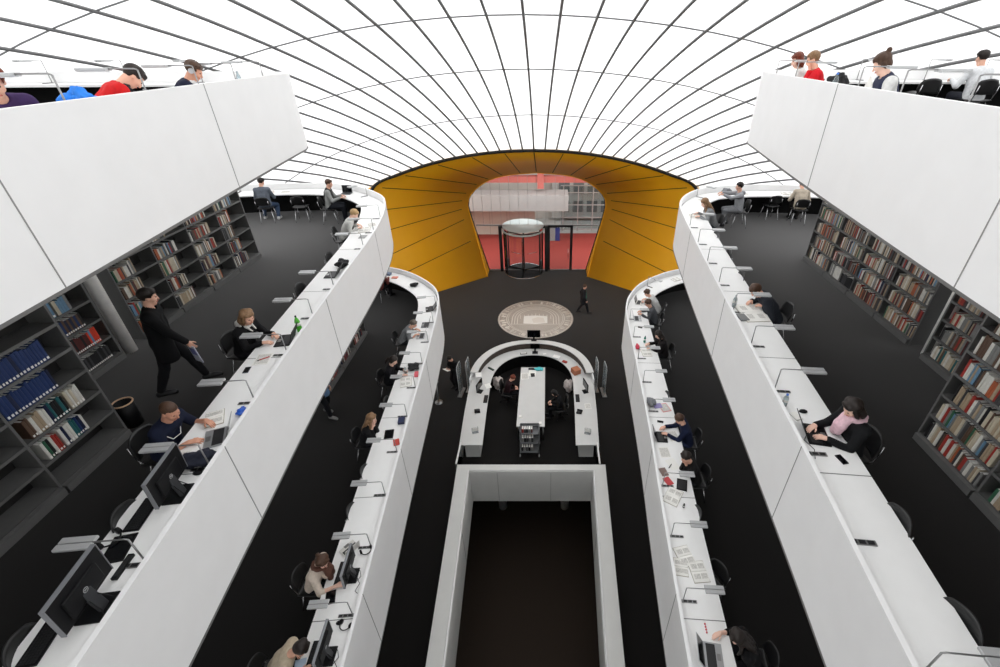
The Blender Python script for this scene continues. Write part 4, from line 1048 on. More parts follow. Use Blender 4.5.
# trolley
r = thing('book_trolley', 'grey three shelf book trolley parked before the long work table', 'trolley', (0.0, 11.5, 0))
tg = mat('trolley_grey', (112, 114, 116), .45, metal=.3, noise=.03)
for i, z in enumerate((.2, .5, .82)):
    m = MB(); y0 = -.2+.12*i
    m.box((0, y0, z), (.64, .34, .02)).box((0, y0+.17, z+.1), (.64, .016, .2)).box((-.31, y0, z+.06), (.016, .34, .12)).box((.31, y0, z+.06), (.016, .34, .12)); m.build('tray', tg, r)
for s in (-1, 1):
    MB().tube([(s*.33, -.36, .1), (s*.33, .05, .98), (s*.33, .2, .98), (s*.33, .24, .1)], .016, 8).build('side_frame', tg, r)
MB().tube([(-.33, .12, 1.0), (.33, .12, 1.0)], .015, 8).build('handle', tg, r)
for x in (-.33, .33):
    for y in (-.36, .24): MB().lathe([(.0, -.018), (.05, -.018), (.055, 0), (.05, .018), (0, .018)], (x, y, .055), 14, M=roty(PI/2)).build('wheel', lampgrey, r)
rnd = random.Random(9)
for i, (z, y, cols) in enumerate(((.832, .05, ['red', 'dark grey', 'black', 'grey', 'dark red']), (.512, -.07, ['grey', 'black', 'dark grey']), (.212, -.2, ['black', 'grey', 'dark grey']))):
    x = -.27
    for k in range(5):
        t = rnd.uniform(.05, .09); o = bpy.data.objects.new('book', bm0); COL.objects.link(o); c = cols[k % len(cols)]
        o.location = (x+t/2, y+11.5, z); o.scale = (.2, t-.004, .17 if i else .15); o.rotation_euler = (0, 0, -PI/2)
        o.material_slots[0].link = 'OBJECT'; o.material_slots[0].material = BMAT[c]; x += t+.012
        tag(o, f'{nth(k)} book from left, {c}, on the {["top", "middle", "bottom"][i]} tray of the grey trolley', 'book', 'books on the trolley')
# equipment on the reception desk
def free_monitor(x, y, z, rz, label, big=1.):
    r = thing('monitor', label, 'monitor', (x, y, z), rz, 'reception monitors')
    MB().box((0, 0, .008), (.2, .24, .016), bev=.005).build('base', blackpl, r); MB().box((-.03, 0, .15), (.03, .08, .28), bev=.006).build('stand', blackpl, r)
    MB().box((0, 0, .33), (.035, .5*big, .32*big), bev=.006).build('housing', blackpl, r); MB().box((.0185, 0, .33), (.002, .46*big, .28*big), bev=0).build('screen_panel', screen, r); return r
free_monitor(.02, 16.95, 1.062, -PI/2, 'black monitor standing highest at the far apex of the reception desk', 1.15)
free_monitor(.08, 16.42, .756, -PI/2, 'smaller monitor on the worktop at the apex of the reception desk', .8)
free_monitor(-2.0, 13.75, .756, -.3, 'black monitor on the left wing of the reception desk')
free_monitor(2.08, 13.75, .756, PI+.3, 'black monitor on the right wing of the reception desk')
def kb(x, y, rz, label):
    r = thing('keyboard', label, 'keyboard', (x, y, .756), rz, 'reception keyboards'); MB().box((0, 0, .01), (.15, .44, .018), bev=.004).build('case', blackpl, r)
    m = MB()
    for i in range(5):
        for j in range(18): m.box((-.052+i*.024, -.2+j*.0222, .021), (.018, .017, .006))
    m.build('key', keysm, r)['kind'] = 'stuff'
kb(-1.72, 13.3, 0, 'dark keyboard on the left wing of the reception desk'); kb(1.76, 13.35, PI, 'dark keyboard on the right wing of the reception desk')
def phone_set(x, y, rz, label):
    r = thing('desk_telephone', label, 'telephone', (x, y, .756), rz, 'desk telephones')
    MB().box((0, 0, .03), (.2, .18, .05), roty(.12), bev=.01).box((.03, .03, .062), (.1, .1, .006), roty(.12), mi=1).build('body', [blackpl, keysm], r)
    MB().box((0, -.07, .075), (.2, .045, .03), bev=.012).box((.08, -.07, .06), (.05, .05, .03), bev=.012).box((-.08, -.07, .06), (.05, .05, .03), bev=.012).build('handset', blackpl, r)
phone_set(-1.95, 12.6, .2, 'black telephone on the left wing of the reception desk'); phone_set(1.78, 12.55, 2.8, 'black telephone on the right wing of the reception desk')
def holder(x, y, rz, label):
    r = thing('leaflet_holder', label, 'leaflet holder', (x, y, .756), rz, 'leaflet holders')
    MB().box((0, 0, .006), (.22, .14, .012), bev=.003).box((0, .03, .11), (.22, .01, .22), rotx(.25)).build('stand', glass('acrylic', (225, 228, 230), .1, .25) if 'acrylic' not in MATS else MATS['acrylic'], r); MB().box((0, .018, .11), (.19, .012, .2), rotx(.25)).build('leaflet', paper, r)
holder(-1.88, 11.55, .3, 'clear leaflet holder at the near end of the left desk wing'); holder(2.0, 11.5, -.3, 'clear leaflet holder at the near end of the right desk wing')
flat('paper_sheet', 'paper', 2.12, 12.9, .756, (.22, .3, .003), 'white note on the right wing of the reception desk', [paper, print_], .1)
flat('paper_sheet', 'paper', -1.72, 14.1, .756, (.22, .3, .003), 'white paper on the left wing near the bend of the reception desk', [paper], .4)
flat('tray', 'tray', -2.1, 14.35, 1.062, (.24, .3, .05), 'white paper tray on the raised counter, left side', [white, paper], .2)
flat('tray', 'tray', 1.0, 16.05, .756, (.3, .22, .05), 'white letter tray on the worktop right of the apex', [white, paper], -.4)
flat('book', 'book', 1.35, 15.7, .756, (.2, .12, .05), 'red book on the worktop right of the apex', [BMAT['red']], -.6)
flat('carton', 'box', 1.78, 14.95, .756, (.3, .3, .22), 'orange brown carton on the right bend of the reception desk', [plast('carton', (170, 104, 72))], .5)
flat('stapler', 'stapler', -1.72, 15.2, .756, (.07, .3, .05), 'dark green stapler on the left bend of the reception desk', [plast('stapler_green', (44, 60, 52))], .9)
flat('notepad', 'notepad', .5, 16.3, .756, (.14, .1, .02), 'small white pad right of the apex monitor', [paper], .2)
flat('notepad', 'notepad', -.42, 16.34, .756, (.3, .1, .03), 'black pad with white edge left of the apex monitor', [blackpl, paper], .1)
for x, y, l, c in ((-1.45, 14.95, 'bag of papers hanging below the left bend of the reception desk', 'bag_paper'), (1.5, 14.75, 'white bag leaning below the right bend of the reception desk', 'bag_white')):
    cloth_heap('bag', 'bag', x, y, 0.001, (.4, .45, .5), l, mat(c, (196, 186, 182), .8, noise=.25, nscale=6), int(abs(x)*20), .3)
# waste bin beside the left bookcase
r = thing('waste_bin', 'black waste bin with pale wooden rim beside the left front bookcase', 'waste bin', (-5.56, 5.06, 7.25))
MB().lathe([(.11, 0), (.125, .4), (.118, .4), (.105, .02), (0, .02)], (0, 0, 0), 28).build('body', blackpl, r)
MB().tube([(.123*math.cos(t*PI/14), .123*math.sin(t*PI/14), .405) for t in range(28)], .011, 8, closed=True).build('rim', mat('rim_wood', (214, 176, 142), .5), r)
# ------------------------------------------------------------------ people
V = Vector
def nets(f, o, h):
    """surface nets: quads of the zero level of a sampled distance field"""
    ins = f < 0; nx, ny, nz = f.shape
    acc = np.zeros((nx-1, ny-1, nz-1, 3)); cnt = np.zeros((nx-1, ny-1, nz-1))
    for ax in range(3):
        for a in (0, 1):
            for b in (0, 1):
                sl0 = [slice(0, -1)]*3; sl1 = [slice(0, -1)]*3
                oth = [k for k in range(3) if k != ax]
                for k, v in zip(oth, (a, b)):
                    sl0[k] = slice(v, f.shape[k]-1+v); sl1[k] = sl0[k]
                sl0[ax] = slice(0, -1); sl1[ax] = slice(1, None)
                f0 = f[tuple(sl0)]; f1 = f[tuple(sl1)]; c = (f0 < 0) != (f1 < 0)
                t = np.where(c, f0/np.where(c, f0-f1, 1), 0)
                off = np.zeros(3); off[oth[0]] = a; off[oth[1]] = b
                for k in range(3):
                    acc[..., k] += np.where(c, (t if k == ax else off[k]), 0)
                cnt += c
    act = cnt > 0; idx = -np.ones(act.shape, int); idx[act] = np.arange(act.sum())
    ii = np.argwhere(act); vs = (ii+acc[act]/cnt[act][:, None])*h+np.array(o)
    quads = []
    for ax in range(3):
        s0 = [slice(1, -1)]*3; s1 = [slice(1, -1)]*3
        s0[ax] = slice(0, -1); s1[ax] = slice(1, None)
        c0 = ins[tuple(s0)]; c1 = ins[tuple(s1)]
        e = np.argwhere(c0 != c1)
        if not len(e): continue
        flip = c0[tuple(e.T)]
        e = e+1; e[:, ax] -= 1
        u, v = [(1, 2), (2, 0), (0, 1)][ax]
        def g(du, dv):
            q = e.copy(); q[:, u] += du; q[:, v] += dv; return idx[tuple(q.T)]
        Q = np.stack([g(-1, -1), g(0, -1), g(0, 0), g(-1, 0)], 1)
        Q[~flip] = Q[~flip][:, ::-1]; quads.append(Q[(Q >= 0).all(1)])
    return vs, np.concatenate(quads)
class Field:
    """smooth union of round cones and ellipsoids, then carved by subtractions"""
    def __init__(s, k=.02): s.p = []; s.k = k; s.cut = []
    def cone(s, a, b, ra, rb, k=None): s.p.append(('c', V(a), V(b), ra, rb, k)); return s
    def ball(s, c, r, k=None): return s.cone(V(c), V(c)+V((0, 0, 1e-4)), r, r, k)
    def ell(s, c, r, M=None, k=None): s.p.append(('e', V(c), V(r), M, None, k)); return s
    def path(s, pts, r, k=None):
        for i in range(len(pts)-1): s.cone(pts[i], pts[i+1], r[i], r[i+1], k)
        return s
    def carve(s, fn): s.cut.append(fn); return s
    def grow(s, d):
        q = Field(s.k); q.p = [(t, a, b, (c+d if t == 'c' else c), (e+d if t == 'c' else e), k) if t == 'c' else (t, a, V((b.x+d, b.y+d, b.z+d)), c, e, k) for t, a, b, c, e, k in s.p]
        return q
    def mesh(s, h):
        lo = V((9, 9, 9)); hi = V((-9, -9, -9))
        for t, a, b, c, e, k in s.p:
            r = max(c, e) if t == 'c' else max(b)
            for q in ((a, b) if t == 'c' else (a,)):
                for i in range(3): lo[i] = min(lo[i], q[i]-r-2.5*h); hi[i] = max(hi[i], q[i]+r+2.5*h)
        n = [int((hi[i]-lo[i])/h)+2 for i in range(3)]
        ax = [lo[i]+h*np.arange(n[i]) for i in range(3)]
        F = np.full(n, 1.0)
        for t, a, b, c, e, k in s.p:
            k = s.k if k is None else k; r = (max(c, e) if t == 'c' else max(b))+max(k*2, 2*h)+.01
            pts = (a, b) if t == 'c' else (a,)
            sl = []
            for i in range(3):
                m0 = min(q[i] for q in pts)-r; m1 = max(q[i] for q in pts)+r
                sl.append(slice(max(0, int((m0-lo[i])/h)), min(n[i], int((m1-lo[i])/h)+2)))
            X, Y, Z = np.meshgrid(ax[0][sl[0]], ax[1][sl[1]], ax[2][sl[2]], indexing='ij')
            if t == 'c':
                dx, dy, dz = b-a; L2 = dx*dx+dy*dy+dz*dz+1e-12
                tt = np.clip(((X-a.x)*dx+(Y-a.y)*dy+(Z-a.z)*dz)/L2, 0, 1)
                d = np.sqrt((X-a.x-tt*dx)**2+(Y-a.y-tt*dy)**2+(Z-a.z-tt*dz)**2)-(c+(e-c)*tt)
            else:
                P = np.stack([X-a.x, Y-a.y, Z-a.z], -1)
                if c is not None: P = P @ np.array(c.to_3x3())      # into the local frame
                q = P/np.array(b); k0 = np.sqrt((q**2).sum(-1)); k1 = np.sqrt((q/np.array(b)*q/np.array(b)).sum(-1))+0 if False else np.sqrt(((P/np.array([x*x for x in b]))**2).sum(-1))+1e-9
                d = k0*(k0-1)/k1
            g = F[tuple(sl)]
            if k > 0:
                hh = np.clip(.5+.5*(g-d)/k, 0, 1); F[tuple(sl)] = g+(d-g)*hh-k*hh*(1-hh)
            else: F[tuple(sl)] = np.minimum(g, d)
        if s.cut:
            X, Y, Z = np.meshgrid(*ax, indexing='ij')
            for fn in s.cut: F = np.maximum(F, fn(X, Y, Z))
        F[0] = F[-1] = 1; F[:, 0] = F[:, -1] = 1; F[:, :, 0] = F[:, :, -1] = 1
        return nets(F, lo, h)
def mk(name, parts, mats, parent=None, mi=None):
    """join several (verts, quads) into one mesh object"""
    vs = []; fs = []; ids = []; o = 0
    for j, (v, q) in enumerate(parts):
        vs.append(v); fs.append(q+o); o += len(v); ids += [0 if mi is None else mi[j]]*len(q)
    v = np.concatenate(vs); q = np.concatenate(fs)
    me = bpy.data.meshes.new(name)
    me.vertices.add(len(v)); me.vertices.foreach_set('co', v.astype(np.float32).ravel())
    me.loops.add(len(q)*4); me.loops.foreach_set('vertex_index', q.astype(np.int32).ravel())
    me.polygons.add(len(q)); me.polygons.foreach_set('loop_start', np.arange(0, len(q)*4, 4, dtype=np.int32)); me.polygons.foreach_set('loop_total', np.full(len(q), 4, np.int32))
    for m_ in mats: me.materials.append(m_)
    me.polygons.foreach_set('material_index', np.array(ids, np.int32)); me.polygons.foreach_set('use_smooth', np.ones(len(q), bool))
    me.update(calc_edges=True); me.validate()
    ob = bpy.data.objects.new(name, me); COL.objects.link(ob)
    if parent: ob.parent = parent
    return ob
def ik(a, c, l1, l2, pole):
    """middle joint of a two bone chain from a to c, bent towards pole; also the reached end"""
    a, c, pole = V(a), V(c), V(pole); d = c-a; L = min(d.length, (l1+l2)*.995); d.normalize(); c = a+d*L
    x = (l1*l1-l2*l2+L*L)/(2*L); y = math.sqrt(max(1e-6, l1*l1-x*x))
    n = pole-d*pole.dot(d); n.normalize(); return a+d*x+n*y, c
def hand(f, w, d, up, side, curl=.5):
    """palm, four fingers of unequal length and a thumb from the side of the palm; d: pointing direction, up: back of the hand, side: +1 thumb towards right of d"""
    d = d.normalized(); up = (up-d*up.dot(d)).normalized(); r = d.cross(up)*side      # r points to the thumb side
    for i, (q, L) in enumerate(((.028, .074), (.010, .082), (-.009, .076), (-.026, .060))):
        kn = w+d*(.088-.006*abs(i-1))+r*q; f.cone(w+r*q*.55+d*.012, kn, .0145, .0115, .016)
        c1 = curl*.55+.06*i; a1 = (d*math.cos(c1)-up*math.sin(c1)+r*q*1.5).normalized(); m1 = kn+a1*L*.5
        c2 = curl*1.25+.08*i; a2 = (d*math.cos(c2)-up*math.sin(c2)+r*q*1.5).normalized()
        f.cone(kn, m1, .0098, .0088, .005); f.cone(m1, m1+a2*L*.48, .0088, .0068, .003)
    b = w+d*.028+r*.026-up*.006; t1 = (d*.72+r*.68-up*.2).normalized(); m1 = b+t1*.042
    f.cone(w+d*.012+r*.012, b, .015, .0135, .014); f.cone(b, m1, .0128, .0108, .006); f.cone(m1, m1+(d*.92+r*.3-up*.25).normalized()*.032, .0108, .008, .003)
HC = {'brown': (70, 48, 34), 'dark': (32, 24, 20), 'black': (18, 16, 15), 'blond': (176, 146, 104), 'red': (104, 46, 26), 'grey': (96, 88, 80), 'light': (128, 98, 70)}
SK = {0: (222, 172, 148), 1: (206, 150, 124), 2: (232, 190, 170)}
def person(x, y, zf, face, label, sit=True, lean=12, head=(20, 0), hands=((-.14, .36, .78), (.14, .36, .78)), hdir=None, curl=.5, skin=0, hair=('short', 'brown'), top=('long', (40, 40, 44)), legs=(40, 42, 48), shoes=(24, 24, 26),
           hip=None, feet=None, extra=(), hv=.013, sc=1.0, group=None, knees=None, rough=.85, elbow_out=.5, twist=0.):
    hz = hip if hip else (.545 if sit else .90)
    P = V((0, 0, hz)); la = math.radians(lean); sd = V((0, math.sin(la), math.cos(la))); la2 = la*1.35
    sd2 = V((0, math.sin(la2), math.cos(la2)))
    mid = P+sd*.25; N = mid+sd2*.25; R = V((math.cos(twist), math.sin(twist), 0)); fw = sd2.cross(V((-1, 0, 0))) ; back = V((0, -math.cos(la2), math.sin(la2)))
    S = {s: mid+sd2*.195+R*(s*.172) for s in (-1, 1)}
    hp, hy = math.radians(head[0]), math.radians(head[1])
    nd = V((0, math.sin(la2*.7+hp*.35), math.cos(la2*.7+hp*.35)))
    HM = Matrix.Rotation(-hy, 3, 'Z') @ Matrix.Rotation(-hp, 3, 'X')       # columns: right, forward, up of the head
    hr, hf, hu = HM @ V((1, 0, 0)), HM @ V((0, 1, 0)), HM @ V((0, 0, 1))
    hc = N+nd*.105+hu*.075+hf*.018
    HP = lambda r, f_, u: hc+hr*r+hf*f_+hu*u
    # arms
    E = {}; W = {}
    for i, s in enumerate((-1, 1)):
        E[s], W[s] = ik(S[s], hands[i], .285, .255, V((s*elbow_out, -.35, -.9)))
    # legs
    HJ = {s: P+V((s*.09, .0, -.01)) for s in (-1, 1)}; K = {}; A = {}
    for i, s in enumerate((-1, 1)):
        ft = V(feet[i]) if feet else (V((s*.11, .40, .09)) if sit else V((s*.10, .0, .085)))
        K[s], A[s] = ik(HJ[s], ft, .42, .42, V((s*.12, 1, .5 if sit else .1)))
    fdir = {s: (K[s]-HJ[s]) for s in (-1, 1)}
    for s in (-1, 1):
        q = V((fdir[s].x*.5, abs(fdir[s].y)+.25, 0)); fdir[s] = q.normalized()
    torso = Field(.05)
    def trunk(f, g=0.):
        for s in (-1, 1):
            f.cone(P+R*s*.075+V((0, -.0, 0)), mid+R*s*.062, .105+g, .098+g).cone(mid+R*s*.062, mid+sd2*.15+R*s*.085, .098+g, .092+g)
        f.cone(S[-1]+sd2*-.0, S[1], .062+g, .062+g); f.cone(mid+sd2*.17, N-sd2*.01, .085+g, .06+g, .04)
    def arm(f, s, g=0., frac=1.):
        f.cone(S[s], E[s], .052+g, .040+g, .025)
        if frac > 0: f.cone(E[s], E[s].lerp(W[s], frac), .040+g, (.026 if frac > .9 else .034)+g, .012)
    def leg(f, s, g=0., end=1.):
        f.cone(HJ[s], K[s], .085+g, .056+g, .03); f.cone(K[s], K[s].lerp(A[s], .35), .055+g, .053+g, .012); f.cone(K[s].lerp(A[s], .35), K[s].lerp(A[s], end), .053+g, .037+g, .012)
    def foot(f, s, g=0.):
        a = A[s]+V((0, 0, -.035)); f.cone(A[s], a-fdir[s]*.03, .034+g, .036+g, .015); f.cone(a-fdir[s]*.03, a+fdir[s]*.15+V((0, 0, -.012)), .036+g, .031+g, .015); f.cone(a+fdir[s]*.09, a+fdir[s]*.17+V((0, 0, -.015)), .034+g, .028+g, .012)
    body = Field(.03); trunk(body)
    for s in (-1, 1): arm(body, s); leg(body, s); foot(body, s)
    body.cone(N-sd2*.03, hc-hu*.05-hf*.02, .056, .052, .02)
    body.ell(HP(0, -.012, .035), (.074, .094, .088), HM, .02).cone(HP(0, .02, -.02), HP(0, .052, -.088), .062, .034, .025)
    body.cone(HP(-.035, .058, -.02), HP(.035, .058, -.02), .03, .03, .02)
    body.cone(HP(0, .088, .012), HP(0, .106, -.028), .010, .0135, .008).cone(HP(-.018, .085, -.062), HP(.018, .085, -.062), .009, .009, .008)
    for s in (-1, 1):
        body.ell(HP(s*.076, -.008, .0), (.012, .02, .032), HM, .008); body.cone(HP(s*.017, .082, .03), HP(s*.048, .072, .03), .009, .008, .01)
    parts = [body.mesh(hv)]; idx = [0]
    hd = hdir or (None, None)
    hfld = Field(.006)
    for i, s in enumerate((-1, 1)):
        d = V(hd[i]) if hd[i] else (W[s]-E[s])*.7+V((-s*.06, .10, -.02)); 
        if hd[i] is None and sit: d.z = min(d.z, -.02)
        up = V((0, .2, 1)) if sit else V((s*.9, 0, .2))
        hh = Field(.006); hh.cone(E[s].lerp(W[s], .8), W[s], .029, .026, .01); hand(hh, W[s], d, up, -s if sit else s*(1 if s < 0 else 1)*(-s*s) if False else -s, curl); parts.append(hh.mesh(.0052)); idx.append(0)
    eye = Field(0)
    for s in (-1, 1): eye.ball(HP(s*.031, .0775, .016), .011)
    parts.append(eye.mesh(.004)); idx.append(1)
    lip = Field(.004); lip.cone(HP(-.02, .086, -.058), HP(.02, .086, -.058), .0075, .0075).ball(HP(0, .092, -.058), .008); parts.append(lip.mesh(.004)); idx.append(2)
    skm = mat(f'skin_{skin}', SK[skin], .55, noise=.04, nscale=12)
    o = mk('person', parts, [skm, mat('eye_dark', (46, 36, 32), .2), mat(f'lips_{skin}', tuple(int(c*k) for c, k in zip(SK[skin], (.86, .66, .66))), .5)], None, idx)
    o.location = (x, y, zf); o.rotation_euler = (0, 0, face-PI/2); o.scale = (sc, sc, sc); tag(o, label, 'person', group)
    # top
    kind, col = top[0], top[1]; tm = mat('cloth_%d_%d_%d' % col, col, rough, spec=.2, noise=.1, nscale=25)
    f = Field(.04); trunk(f, .016 if kind != 'coat' else .026)
    for s in (-1, 1): arm(f, s, .015 if kind != 'coat' else .022, {'short': 0, 'elbow': .25, 'rolled': .45}.get(kind, .93))
    if kind == 'short':
        f.p = [q for q in f.p]
    hem = hz-.03 if kind != 'coat' else hz-.25
    if kind == 'coat' and not sit:
        for s in (-1, 1): f.cone(P+R*s*.07, P+V((s*.09, 0, -.25)), .125, .14)
    nn = (N.x, N.y, N.z)
    f.carve(lambda X, Y, Z: .064-np.sqrt((X-nn[0])**2+(Y-nn[1]-.02)**2+(Z-nn[2]-.02)**2))
    f.carve(lambda X, Y, Z: (hem-.06 if not sit else hz-.085)-Z)
    mk({'coat': 'coat', 'short': 't_shirt'}.get(kind, 'sweater'), [f.mesh(hv*1.1)], [tm], o)
    # trousers and shoes
    lm = mat('cloth_%d_%d_%d' % legs, legs, .85, spec=.2, noise=.1, nscale=25)
    f = Field(.035)
    for s in (-1, 1): f.cone(P+R*s*.075, P+R*s*.07+sd*.08, .112, .105); leg(f, s, .014, .93)
    mk('trousers', [f.mesh(hv*1.15)], [lm], o)
    sm = mat('shoe_%d_%d_%d' % shoes, shoes, .5)
    for s in (-1, 1):
        f = Field(.015); foot(f, s, .009); zlo = A[s].z-.085
        f.carve(lambda X, Y, Z: zlo-Z); f.carve(lambda X, Y, Z, q=A[s]: Z-(q.z+.03)); mk('shoe', [f.mesh(.012)], [sm], o)
    # hair
    st, hcn = hair; hm = mat('hair_'+hcn, HC[hcn], .55, spec=.35, noise=.25, nscale=45)
    f = Field(.012)
    g = .0 if st == 'shaved' else .011
    f.ell(HP(0, -.02, .045), (.079+g, .097+g, .088+g), HM)
    if st != 'shaved': f.cone(HP(-.05, -.02, .075), HP(.05, -.02, .075), .06, .06).cone(HP(-.045, .05, .085), HP(.05, .045, .085), .03, .03)
    if st in ('long', 'ponytail', 'bob', 'bun'): f.cone(HP(-.062, -.015, .01), HP(-.06, -.03, -.05), .034, .026).cone(HP(.062, -.015, .01), HP(.06, -.03, -.05), .034, .026).ell(HP(0, -.06, -.02), (.075, .055, .07), HM)
    if st == 'long':
        for s in (-1, 0, 1): f.path([HP(s*.055, -.07, -.02), HP(s*.07, -.085, -.10), N+R*s*.075+back*.085-sd2*.06, N+R*s*.07+back*.10-sd2*.18], [.045, .045, .04, .022])
        for s in (-1, 1): f.path([HP(s*.07, .01, .0), HP(s*.078, .0, -.08), N+R*s*.1+V((0, .06, -.02)), N+R*s*.1+V((0, .085, -.12))], [.028, .03, .026, .014])
    if st == 'bob':
        for s in (-1, 0, 1): f.path([HP(s*.06, -.05, 0), HP(s*.075, -.05, -.07), HP(s*.072, -.04, -.115)], [.045, .042, .03])
        for s in (-1, 1): f.path([HP(s*.074, .02, .03), HP(s*.08, .02, -.05), HP(s*.075, .02, -.10)], [.026, .028, .02])
    if st == 'ponytail': f.path([HP(0, -.10, .03), HP(0, -.15, .0), HP(0, -.165, -.1), HP(0, -.15, -.2)], [.03, .034, .03, .012])
    if st == 'bun': f.ell(HP(0, -.115, .115), (.034, .034, .034), HM, .004)
    if st == 'curly':
        rn = random.Random(7)
        for _ in range(40):
            a = rn.uniform(0, 6.28); u = rn.uniform(-.3, 1); q = math.sqrt(max(0, 1-u*u)); f.ball(HP(.085*q*math.cos(a), -.02+.1*q*math.sin(a), .045+.095*u), .024)
    # keep the face free
    C = np.array([hr, hf, hu]); H0 = np.array(hc); fr = .0 if st != 'shaved' else .0
    def facecut(X, Y, Z):
        q = np.stack([X-H0[0], Y-H0[1], Z-H0[2]], -1) @ C.T
        w_ = np.abs(q[..., 0]); fy = q[..., 1]; uz = q[..., 2]
        return np.minimum(np.minimum((fy-(.015+.25*np.maximum(0, w_-.055))), (.062-uz)), .066-w_+.0*fy)
    f.carve(facecut)
    if st in ('short', 'shaved', 'curly'):
        f.carve(lambda X, Y, Z: -(((np.stack([X-H0[0], Y-H0[1], Z-H0[2]], -1) @ C.T)[..., 2])+.06))
        def earcut(X, Y, Z):
            q = np.stack([X-H0[0], Y-H0[1], Z-H0[2]], -1) @ C.T
            return np.minimum(q[..., 1]+.03, .012-q[..., 2])
        f.carve(earcut)
    if sum(1 for _ in f.p): mk('hair', [f.mesh(.009)], [hm], o)
    for e in extra:
        if e[0] == 'scarf':
            g = Field(.02); pts = [N+R*(.085*math.cos(t*PI/5))+V((0, .095*math.sin(t*PI/5)+.01, .02+.012*math.sin(t*2.1))) for t in range(11)]
            g.path(pts, [.036]*11); g.path([N+V((.03, .11, 0)), N+V((.04, .14, -.12)), N+V((.05, .15, -.24))], [.05, .055, .05]); g.path([N+V((-.03, .11, 0)), N+V((-.03, .15, -.10)), N+V((-.02, .16, -.20))], [.05, .05, .045])
            mk('scarf', [g.mesh(.011)], [mat('scarf_%d_%d_%d' % e[1], e[1], .9, noise=.12, nscale=30)], o)
        if e[0] == 'collar':
            g = Field(.012); pts = [N+R*(.075*math.cos(t*PI/5))+V((0, .08*math.sin(t*PI/5), .0)) for t in range(11)]; g.path(pts, [.02]*11); g.path([N+V((-.06, .04, .01)), N+V((-.04, .12, -.08))], [.018, .012]); g.path([N+V((.06, .04, .01)), N+V((.04, .12, -.08))], [.018, .012])
            mk('collar', [g.mesh(.009)], [mat('collar_%d_%d_%d' % e[1], e[1], .85)], o)
        if e[0] == 'hood':
            g = Field(.03); g.path([N+R*-.09+back*.02, N+back*.10-sd2*.03, N+R*.09+back*.02], [.035, .06, .035]); mk('hood', [g.mesh(.012)], [mat('hood_%d_%d_%d' % e[1], e[1], .9, noise=.1)], o)
        if e[0] == 'vest':
            g = Field(.04); trunk(g, .026); g.carve(lambda X, Y, Z: .07-np.sqrt((X-nn[0])**2+(Y-nn[1]-.03)**2+(Z-nn[2]-.02)**2)); g.carve(lambda X, Y, Z: np.abs(X)-.155); g.carve(lambda X, Y, Z: hz-Z); mk('vest', [g.mesh(.015)], [mat('vest_%d_%d_%d' % e[1], e[1], .85)], o)
        if e[0] == 'front':
            g = Field(.03); g.cone(mid+V((-.0, .105, -.2)), mid+sd2*.16+V((0, .08, 0)), .075, .062); mk('shirt_front', [g.mesh(.012)], [mat('front_%d_%d_%d' % e[1], e[1], .8)], o)
        if e[0] == 'headphones':
            mbp = MB(); mbp.tube([HP(.092*math.cos(t*PI/12), -.015, .03+.108*math.sin(t*PI/12)) for t in range(13)], .009, 8)
            for s in (-1, 1):
                mbp.tube([HP(s*.088, -.01, .0), HP(s*.108, -.01, .0)], .034, 14)
            mbp.build('headphones', mat('headphones_grey', (170, 172, 175), .4), o)
        if e[0] == 'stripes':
            g = MB(); pa = [S[-1]+V((.05, .06, -.02)), mid+V((-.04, .15, -.02)), mid+V((.08, .15, -.0)), S[1]+V((-.02, .07, -.06))]; g.tube(pa, .005, 6); g.build('piping', paper, o)
        if e[0] == 'clip':
            MB().tube([HP(-.03, -.09, .09), HP(.03, -.09, .09)], .012, 8).build('hair_clip', mat('clip_maroon', (110, 30, 34), .4), o)
    return o
def sit_at(lv, sd, s, off, label, turn=0., with_chair=None, **k):
    p, n = at_Y(lv, sd, s, off) if not isinstance(s, tuple) else at_X(lv, sd, s[0], off)
    a = ang(-n)+turn; g = G[lv, sd]
    o = person(p.x, p.y, g.zf, a, label, **k)
    if with_chair:
        q = p-Vector((math.cos(a), math.sin(a)))*.02
        chair(q.x, q.y, g.zf, a, with_chair)
    return o
# --- middle gallery, left
sit_at(2, -1, 4.15, 1.02, 'man in navy t-shirt with cropped hair reading beside a silver laptop', -.1, 'black chair under the man in the navy t-shirt', lean=20, head=(30, 10), hands=((-.22, .44, .80), (.16, .47, .80)), hair=('shaved', 'brown'), top=('short', (22, 28, 48)), legs=(34, 38, 52), skin=1, extra=(('stripes',),), hv=.011)
sit_at(2, -1, 6.35, 1.08, 'woman in black hoodie with white hood typing on a dark laptop', -.2, 'black chair under the woman in the black hoodie', lean=18, head=(24, 15), hands=((-.12, .50, .80), (.16, .50, .80)), hair=('bob', 'light'), top=('long', (20, 20, 22)), legs=(26, 26, 30), extra=(('hood', (206, 204, 198)), ('collar', (206, 204, 198))), hv=.011)
sit_at(2, -1, 11.7, .98, 'blond person in pale grey sweater bowed over a book, far left curve', .1, 'black chair under the blond reader at the far left curve', lean=24, head=(38, 0), hands=((-.16, .36, .80), (.14, .38, .80)), hair=('short', 'blond'), top=('long', (196, 196, 192)), legs=(60, 64, 72), skin=2)
chair(-6.35, 14.4, 7.25, .25, 'black chair under the man with the vest at the rounded left end')
person(-6.32, 14.42, 7.25, .25, 'man in black vest over grey shirt at the laptop, rounded left end', lean=8, head=(18, 0), hands=((-.12, .42, .80), (.16, .40, .80)), hair=('short', 'brown'), top=('long', (150, 152, 150)), legs=(30, 32, 38), extra=(('vest', (28, 27, 26)),))
